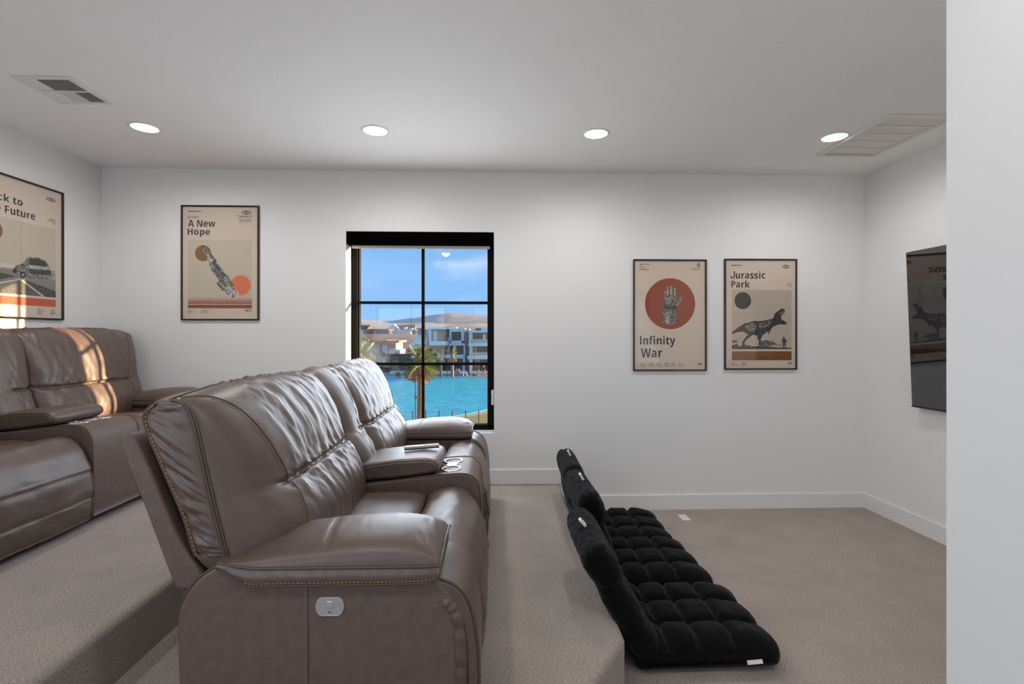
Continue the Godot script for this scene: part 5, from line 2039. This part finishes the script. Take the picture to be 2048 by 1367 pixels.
func hill_houses() -> void:
	var y := 1.85
	var t := thing("hill_house", "large white gabled house on the bank above the unfinished house", "building")
	part(t, "wall", box_mesh(Vector3(-34.6, y, -175), Vector3(-27.6, 3.3, -165)), mats.villa_white)
	var b := MB.new()
	b.grid([PackedVector3Array([Vector3(-36.4, 2.6, -164.8), Vector3(-30.2, 2.6, -164.8), Vector3(-30.2, 2.9, -164.8), Vector3(-33.3, 5.3, -164.8), Vector3(-36.4, 2.9, -164.8)]), PackedVector3Array([Vector3(-36.4, 2.6, -176.0), Vector3(-30.2, 2.6, -176.0), Vector3(-30.2, 2.9, -176.0), Vector3(-33.3, 5.3, -176.0), Vector3(-36.4, 2.9, -176.0)])], true, 3)
	part(t, "gable_wall", b.mesh(), mats.villa_white)
	b = MB.new()
	gable(b, Vector3(-33.0, 3.2, -172), Vector3(-26.8, 5.2, -165.2), true, 0.3)
	part(t, "roof", b.mesh(), mats.house_brown)
	part(t, "dormer", box_mesh(Vector3(-29.9, 3.2, -167), Vector3(-28.9, 4.2, -164.4)), mats.villa_white)
	part(t, "dormer", box_mesh(Vector3(-28.0, 2.9, -167), Vector3(-26.9, 3.9, -164.4)), mats.villa_white)
	part(t, "window", box_mesh(Vector3(-32.6, 3.2, -164.7), Vector3(-32.2, 3.7, -164.5)), mats.villa_glass)
	t = thing("hill_house", "low grey stone house with a flat brown roof, middle of the bank", "building")
	part(t, "wall", box_mesh(Vector3(-40.4, y, -163), Vector3(-37.0, 3.4, -155)), mats.villa_grey)
	part(t, "porch", box_mesh(Vector3(-37.0, y, -161), Vector3(-32.8, 3.1, -156)), mats.villa_dark)
	part(t, "roof", box_mesh(Vector3(-38.2, 3.1, -163), Vector3(-32.6, 3.5, -154.5)), mats.house_brown)
	for k in 3:
		part(t, "window", box_mesh(Vector3(-39.2 + k * 0.55, 2.1, -155.1), Vector3(-38.8 + k * 0.55, 3.0, -154.9)), mats.villa_glass)
	t = thing("hill_house", "white house with a dark hipped roof at the left of the bank", "building")
	part(t, "wall", box_mesh(Vector3(-48.5, y, -180), Vector3(-43.6, 3.9, -170)), mats.villa_white)
	b = MB.new()
	gable(b, Vector3(-49.0, 3.7, -180), Vector3(-43.2, 5.2, -169.6), true, 0.2)
	part(t, "roof", b.mesh(), mats.roof_dark)
	part(t, "garage", box_mesh(Vector3(-43.6, y, -178), Vector3(-40.8, 3.2, -169)), mats.villa_grey)
	part(t, "window", box_mesh(Vector3(-42.4, 2.0, -169.1), Vector3(-41.4, 2.6, -168.9)), mats.villa_white)
	# shrubs on the bank and along the promenade
	var r := RandomNumberGenerator.new()
	r.seed = 12
	var spots := [[-37.0, -0.2, -128.0, 1.2], [-32.6, -0.2, -128.0, 1.3], [-27.6, -0.6, -126.0, 1.1], [-24.8, -1.5, -122.0, 1.2], [-48.0, 1.9, -166.0, 1.2], [-44.6, 1.9, -165.0, 1.0], [-19.6, -2.2, -116.0, 1.0], [-25.6, 1.9, -160.0, 1.4], [-13.7, -5.2, -84.2, 0.45], [-11.4, -5.2, -84.1, 0.45], [-10.6, -5.2, -84.3, 0.5], [-16.2, -5.2, -84.2, 0.6], [-3.5, -5.2, -84.0, 0.35], [-3.1, -5.2, -86.6, 0.9]]
	var says := ["leftmost round shrub on the brown slope of the bank", "second round shrub from the left on the brown slope", "third round shrub on the slope, above the unfinished house", "round shrub on the slope right of the unfinished house", "bush below the white house with the dark hipped roof", "bush beside the garage of the hipped roof house", "shrub low on the slope near the villa's stepped balconies", "bush at the right end of the bank by the gabled house", "low promenade shrub left of the large palm trunk", "low promenade shrub just right of the large palm trunk", "low promenade shrub beside the young palm with the thick trunk", "low promenade shrub at the left end of the white garden wall", "tiny promenade shrub below the right villa", "spiky bush behind the walking person"]
	for s in spots:
		var sh := shrub_mesh(s[3], r.randi())
		var o := single("shrub", sh, mats.shrub, says[spots.find(s)], "shrub", "promenade shrubs" if s[1] < -4.0 else "bank shrubs")
		o.position = Vector3(s[0], s[1] - 0.2, s[2])

func shrub_mesh(size: float, s: int) -> ArrayMesh:
	var r := RandomNumberGenerator.new()
	r.seed = s
	var b := MB.new()
	for k in 90:
		var a := r.randf() * TAU
		var up := r.randf_range(-0.2, 1.0)
		var d := Vector3(cos(a) * sqrt(1.0 - up * up), up, sin(a) * sqrt(1.0 - up * up))
		var c := d * size * r.randf_range(0.45, 0.8) + Vector3(0, size * 0.5, 0)
		var u := d.cross(Vector3(r.randf() - 0.5, r.randf() - 0.5, r.randf() - 0.5)).normalized() * size * 0.16
		b.quad(c - u, c + d * size * 0.14, c + u, c - d * size * 0.12)
	b.lathe(PackedVector2Array([Vector2(size * 0.2, 0), Vector2(size * 0.6, size * 0.25), Vector2(size * 0.62, size * 0.7), Vector2(size * 0.3, size * 1.05), Vector2(0.01, size * 1.1)]), 10)
	return b.mesh()

func frond_mesh(long: float, droop: float, s: int) -> ArrayMesh:
	var r := RandomNumberGenerator.new()
	r.seed = s
	var b := MB.new()
	var rib := PackedVector3Array()
	for k in 11:
		var t := k / 10.0
		rib.append(Vector3(long * t * (1.0 - 0.25 * droop * t), -long * droop * t * t * 0.75, 0))
	b.tube(rib, 0.018 * long, 4, false, 0.3)
	for k in range(4, 22):
		var t := 0.2 + 0.8 * (k - 4) / 18.0
		var at := b.along(rib, t * long * 0.95)
		var w := long * 0.34 * sin(PI * clampf(t * 0.86 + 0.1, 0.0, 1.0)) * r.randf_range(0.8, 1.1)
		for s2 in [-1, 1]:
			var tip: Vector3 = at + Vector3(w * 0.75, -w * (0.25 + 0.5 * droop) * r.randf_range(0.6, 1.4), w * s2)
			var wide := Vector3(long * 0.026, 0, 0)
			b.quad(at - wide, at.lerp(tip, 0.5) + wide + Vector3(0, 0.02 * long, 0), tip, at.lerp(tip, 0.5) - wide)
	return b.mesh()

func fan_palm(called: String, label: String, at: Vector3, tall: float, r0: float, r1: float, count: int, long: float, s: int) -> void:
	var r := RandomNumberGenerator.new()
	r.seed = s * 31
	var t := thing(called, label, "palm tree", at)
	var prof := PackedVector2Array()
	for k in 33:
		var f := k / 32.0
		prof.append(Vector2(lerpf(r0, r1, pow(f, 0.7)) * (1.06 if k % 2 else 0.98), tall * f))
	var b := MB.new()
	b.lathe(prof, 14)
	part(t, "trunk", b.mesh(), mats.trunk)
	var kinds := [frond_mesh(long, 0.25, s), frond_mesh(long, 0.6, s + 1), frond_mesh(long * 0.9, 1.15, s + 2)]
	for k in count:
		var f := float(k) / count
		var kind := 0 if f < 0.35 else 1 if f < 0.75 else 2
		var o := part(t, "frond", kinds[kind], mats.frond_green if f + r.randf_range(-0.2, 0.2) < 0.62 else mats.frond_dry)
		o.position = Vector3(0, tall - 0.1 - 0.25 * f, 0)
		var rise := lerpf(1.3, -0.95, f) + r.randf_range(-0.35, 0.35)
		o.basis = Basis(Vector3.UP, k * 2.39996 + r.randf_range(-0.5, 0.5)) * Basis(Vector3.BACK, rise) * Basis(Vector3.RIGHT, r.randf_range(-0.6, 0.6)) * Basis.from_scale(Vector3.ONE * r.randf_range(0.65, 1.15))

# ---------------------------------------------------------------- on and round the water

func nets(bones: Array, cell: float, k: float) -> ArrayMesh:
	# one smooth skin round tapered capsules: surface nets on a grid
	var lo := Vector3.ONE * 1e9
	var hi := -lo
	for q_ in bones:
		for e in 2:
			var rad: float = q_[2 + e] + cell * 2.0
			lo = lo.min(q_[e] - Vector3.ONE * rad)
			hi = hi.max(q_[e] + Vector3.ONE * rad)
	var nx := int((hi.x - lo.x) / cell) + 2
	var ny := int((hi.y - lo.y) / cell) + 2
	var nz := int((hi.z - lo.z) / cell) + 2
	var f := PackedFloat32Array()
	f.resize(nx * ny * nz)
	for z in nz:
		for y in ny:
			for x in nx:
				var p := lo + Vector3(x, y, z) * cell
				var d := 1e9
				for q_ in bones:
					var ab: Vector3 = q_[1] - q_[0]
					var t := clampf((p - q_[0]).dot(ab) / maxf(ab.length_squared(), 1e-9), 0.0, 1.0)
					var e: float = p.distance_to(q_[0] + ab * t) - lerpf(q_[2], q_[3], t)
					var h := clampf(0.5 + 0.5 * (d - e) / k, 0.0, 1.0)
					d = lerpf(d, e, h) - k * h * (1.0 - h) if d < 1e8 else e
				f[(z * ny + y) * nx + x] = d
	var at := {}
	var b := MB.new()
	for z in nz - 1:
		for y in ny - 1:
			for x in nx - 1:
				var sum := Vector3.ZERO
				var n := 0
				for c in 12:
					var ax := c / 4
					var u := c % 4
					var o := Vector3i.ZERO
					o[(ax + 1) % 3] = u & 1
					o[(ax + 2) % 3] = u >> 1
					var o2 := o
					o2[ax] = 1
					var a := f[((z + o.z) * ny + y + o.y) * nx + x + o.x]
					var e := f[((z + o2.z) * ny + y + o2.y) * nx + x + o2.x]
					if (a < 0.0) != (e < 0.0):
						sum += Vector3(o).lerp(Vector3(o2), a / (a - e))
						n += 1
				if n > 0:
					at[Vector3i(x, y, z)] = b.v.size()
					b.v.append(lo + (Vector3(x, y, z) + sum / n) * cell)
					b.n.append(Vector3.ZERO)
	for z in range(1, nz - 1):
		for y in range(1, ny - 1):
			for x in range(1, nx - 1):
				var a := f[(z * ny + y) * nx + x]
				for ax in 3:
					var o := Vector3i.ZERO
					o[ax] = 1
					var e := f[((z + o.z) * ny + y + o.y) * nx + x + o.x]
					if (a < 0.0) == (e < 0.0):
						continue
					var u := Vector3i.ZERO
					var w := Vector3i.ZERO
					u[(ax + 1) % 3] = 1
					w[(ax + 2) % 3] = 1
					var p := Vector3i(x, y, z)
					if not (at.has(p) and at.has(p - u) and at.has(p - w) and at.has(p - u - w)):
						continue
					var i0: int = at[p - u - w]
					var i1: int = at[p - w]
					var i2: int = at[p]
					var i3: int = at[p - u]
					if a < 0.0:
						b.tri(i0, i2, i1)
						b.tri(i0, i3, i2)
					else:
						b.tri(i0, i1, i2)
						b.tri(i0, i2, i3)
	for t in range(0, b.idx.size(), 3):
		var fn := (b.v[b.idx[t + 2]] - b.v[b.idx[t]]).cross(b.v[b.idx[t + 1]] - b.v[b.idx[t]])
		for c in 3:
			b.n[b.idx[t + c]] += fn
	for i in b.n.size():
		b.n[i] = b.n[i].normalized()
	return b.mesh()

func water_things() -> void:
	plain("red_gelcoat", srgb(196, 30, 44), 0.35)
	plain("cream_gelcoat", srgb(222, 206, 186), 0.4)
	# kayak afloat
	var t := thing("kayak", "red and cream kayak afloat on the turquoise lagoon", "kayak", Vector3(-12.2, GROUND + 0.02, -79.2))
	t.rotation.y = deg_to_rad(14.0)
	for half in 2:
		var rows := []
		for k in 13:
			var s := k / 12.0
			var x := lerpf(-2.1, 0.25, s) if half == 0 else lerpf(0.25, 2.1, s)
			var f := pow(maxf(0.0, 1.0 - pow(absf(x) / 2.12, 2.2)), 0.7)
			var lift := 0.22 * pow(absf(x) / 2.1, 2.5)
			var ring_ := PackedVector3Array()
			for i in 12:
				var a := TAU * i / 12
				ring_.append(Vector3(x, 0.14 + lift + sin(a) * (0.02 + 0.15 * f), cos(a) * (0.01 + 0.33 * f)))
			rows.append(ring_)
		var b := MB.new()
		b.grid(rows, true, 3)
		part(t, "bow" if half == 0 else "stern", b.mesh(), mats.red_gelcoat if half == 0 else mats.cream_gelcoat)
	var bb := MB.new()
	bb.lathe(PackedVector2Array([Vector2(0.3, 0.0), Vector2(0.28, 0.06), Vector2(0.2, 0.05), Vector2(0.01, -0.02)]), 16, Vector3(0, 0.28, 0))
	part(t, "cockpit", bb.mesh(), mats.black_plastic)
	# steel post with a small box, standing at the near shore
	t = thing("light_post", "slim dark steel post with a small box beside the nearest palm", "post", Vector3(-6.16, GROUND, -39.0))
	bb = MB.new()
	bb.lathe(PackedVector2Array([Vector2(0.06, 0), Vector2(0.045, 0.1), Vector2(0.04, 3.39), Vector2(0.03, 3.41)]), 10)
	part(t, "pole", bb.mesh(), mats.roof_dark)
	part(t, "box", rbox_mesh(Vector3(0.03, 2.1, -0.06), Vector3(0.12, 2.36, 0.08), 0.01), mats.roof_dark)
	part(t, "bracket", rbox_mesh(Vector3(-0.16, 2.2, -0.02), Vector3(0.03, 2.25, 0.02), 0.008), mats.villa_tan)
	# glass fence with steel posts on the near side
	t = thing("pool_fence", "glass pool fence with dark posts at the near shore of the lagoon", "fence", Vector3(0, GROUND, -40.0))
	for k in 10:
		var x := -9.7 + k * 1.05
		part(t, "fence_post", rbox_mesh(Vector3(x - 0.035, 0.0, -0.03), Vector3(x + 0.035, 1.05, 0.03), 0.008), mats.roof_dark)
		if k < 9:
			var q_ := MB.new()
			q_.quad(Vector3(x + 0.05, 1.0, 0), Vector3(x + 1.0, 1.0, 0), Vector3(x + 1.0, 0.08, 0), Vector3(x + 0.05, 0.08, 0))
			part(t, "pane", q_.mesh(), mats.pane)
	t = thing("bollard", "dark slim bollard on the far promenade between two young palms", "bollard", Vector3(-7.75, -5.3, -82.5))
	bb = MB.new()
	bb.lathe(PackedVector2Array([Vector2(0.09, 0), Vector2(0.07, 0.06), Vector2(0.07, 0.92), Vector2(0.05, 0.97), Vector2(0.01, 0.98)]), 10)
	part(t, "post", bb.mesh(), mats.villa_dark)
	part(t, "cap", rbox_mesh(Vector3(-0.09, 0.8, -0.09), Vector3(0.09, 0.86, 0.09), 0.02), mats.villa_grey)
	for s in [[-17.3, -84.6, "at the left"], [-4.9, -82.7, "below the villa's corner"]]:
		t = thing("pool_ladder", "white pool ladder on the far edge of the lagoon, " + s[2], "ladder", Vector3(s[0], GROUND, s[1]))
		for side in [-0.3, 0.3]:
			var path := PackedVector3Array()
			for k in 13:
				var a := PI * k / 12.0
				path.append(Vector3(side, 0.35 + 0.55 * sin(a), 0.4 * cos(a)))
			part(t, "rail", tube_mesh(path, 0.035, 6), mats.white_plastic)
	# grey promenade along the far edge
	struct("path_promenade", slab([Vector2(14, -82.7), Vector2(1.6, -83.1), Vector2(-14, -85.1), Vector2(-60, -88.5), Vector2(-60, -92), Vector2(14, -92)], GROUND, GROUND + 0.22), mats.path_stone)
	# a walker on the promenade
	var skin := plain("skin", srgb(178, 118, 88), 0.7)
	plain("dark_shirt", srgb(34, 34, 46), 0.8)
	plain("red_shorts", srgb(150, 62, 52), 0.8)
	t = thing("person", "person walking on the far promenade in a white cap, dark top and red shorts", "person", Vector3(-1.92, GROUND + 0.22, -84.2))
	t.rotation.y = 0.4
	var hip := 0.86
	var body := [
		[Vector3(0.0, 1.50, 0), Vector3(0.01, 1.60, 0), 0.085, 0.09],
		[Vector3(0.0, 1.36, 0), Vector3(0.0, 1.48, 0), 0.055, 0.05],
		[Vector3(0.0, 1.30, -0.13), Vector3(0.0, 1.30, 0.13), 0.085, 0.085],
		[Vector3(0.0, 1.28, 0), Vector3(0.0, 0.98, 0), 0.13, 0.11],
		[Vector3(0.0, 0.93, -0.06), Vector3(0.0, 0.93, 0.06), 0.11, 0.11],
		[Vector3(0.0, hip, -0.08), Vector3(0.16, 0.48, -0.08), 0.09, 0.06],
		[Vector3(0.16, 0.48, -0.08), Vector3(0.20, 0.09, -0.08), 0.058, 0.04],
		[Vector3(0.20, 0.05, -0.08), Vector3(0.33, 0.04, -0.08), 0.042, 0.032],
		[Vector3(0.0, hip, 0.08), Vector3(-0.10, 0.47, 0.08), 0.09, 0.06],
		[Vector3(-0.10, 0.47, 0.08), Vector3(-0.32, 0.13, 0.08), 0.058, 0.04],
		[Vector3(-0.32, 0.09, 0.08), Vector3(-0.21, 0.04, 0.08), 0.042, 0.032],
		[Vector3(0.0, 1.33, -0.20), Vector3(-0.12, 1.06, -0.24), 0.055, 0.042],
		[Vector3(-0.12, 1.06, -0.24), Vector3(0.02, 0.86, -0.24), 0.04, 0.03],
		[Vector3(0.02, 0.84, -0.24), Vector3(0.05, 0.78, -0.24), 0.035, 0.025],
		[Vector3(0.0, 1.33, 0.20), Vector3(0.10, 1.06, 0.24), 0.055, 0.042],
		[Vector3(0.10, 1.06, 0.24), Vector3(0.26, 0.94, 0.22), 0.04, 0.03],
		[Vector3(0.27, 0.93, 0.22), Vector3(0.33, 0.91, 0.22), 0.035, 0.025],
	]
	part(t, "body", nets(body, 0.03, 0.03), skin)
	part(t, "shirt", nets([[Vector3(0.0, 1.30, -0.13), Vector3(0.0, 1.30, 0.13), 0.1, 0.1], [Vector3(0.0, 1.28, 0), Vector3(0.0, 0.98, 0), 0.15, 0.135], [Vector3(0.0, 1.33, -0.19), Vector3(-0.06, 1.2, -0.22), 0.07, 0.065], [Vector3(0.0, 1.33, 0.19), Vector3(0.05, 1.2, 0.22), 0.07, 0.065]], 0.03, 0.03), mats.dark_shirt)
	part(t, "shorts", nets([[Vector3(0.0, 0.93, -0.06), Vector3(0.0, 0.93, 0.06), 0.13, 0.13], [Vector3(0.0, hip, -0.08), Vector3(0.10, 0.62, -0.08), 0.11, 0.095], [Vector3(0.0, hip, 0.08), Vector3(-0.06, 0.62, 0.08), 0.11, 0.095]], 0.03, 0.03), mats.red_shorts)
	part(t, "cap", nets([[Vector3(0.0, 1.64, 0), Vector3(0.01, 1.66, 0), 0.1, 0.1], [Vector3(0.08, 1.64, -0.03), Vector3(0.15, 1.63, 0.0), 0.03, 0.02]], 0.025, 0.02), mats.white_plastic)
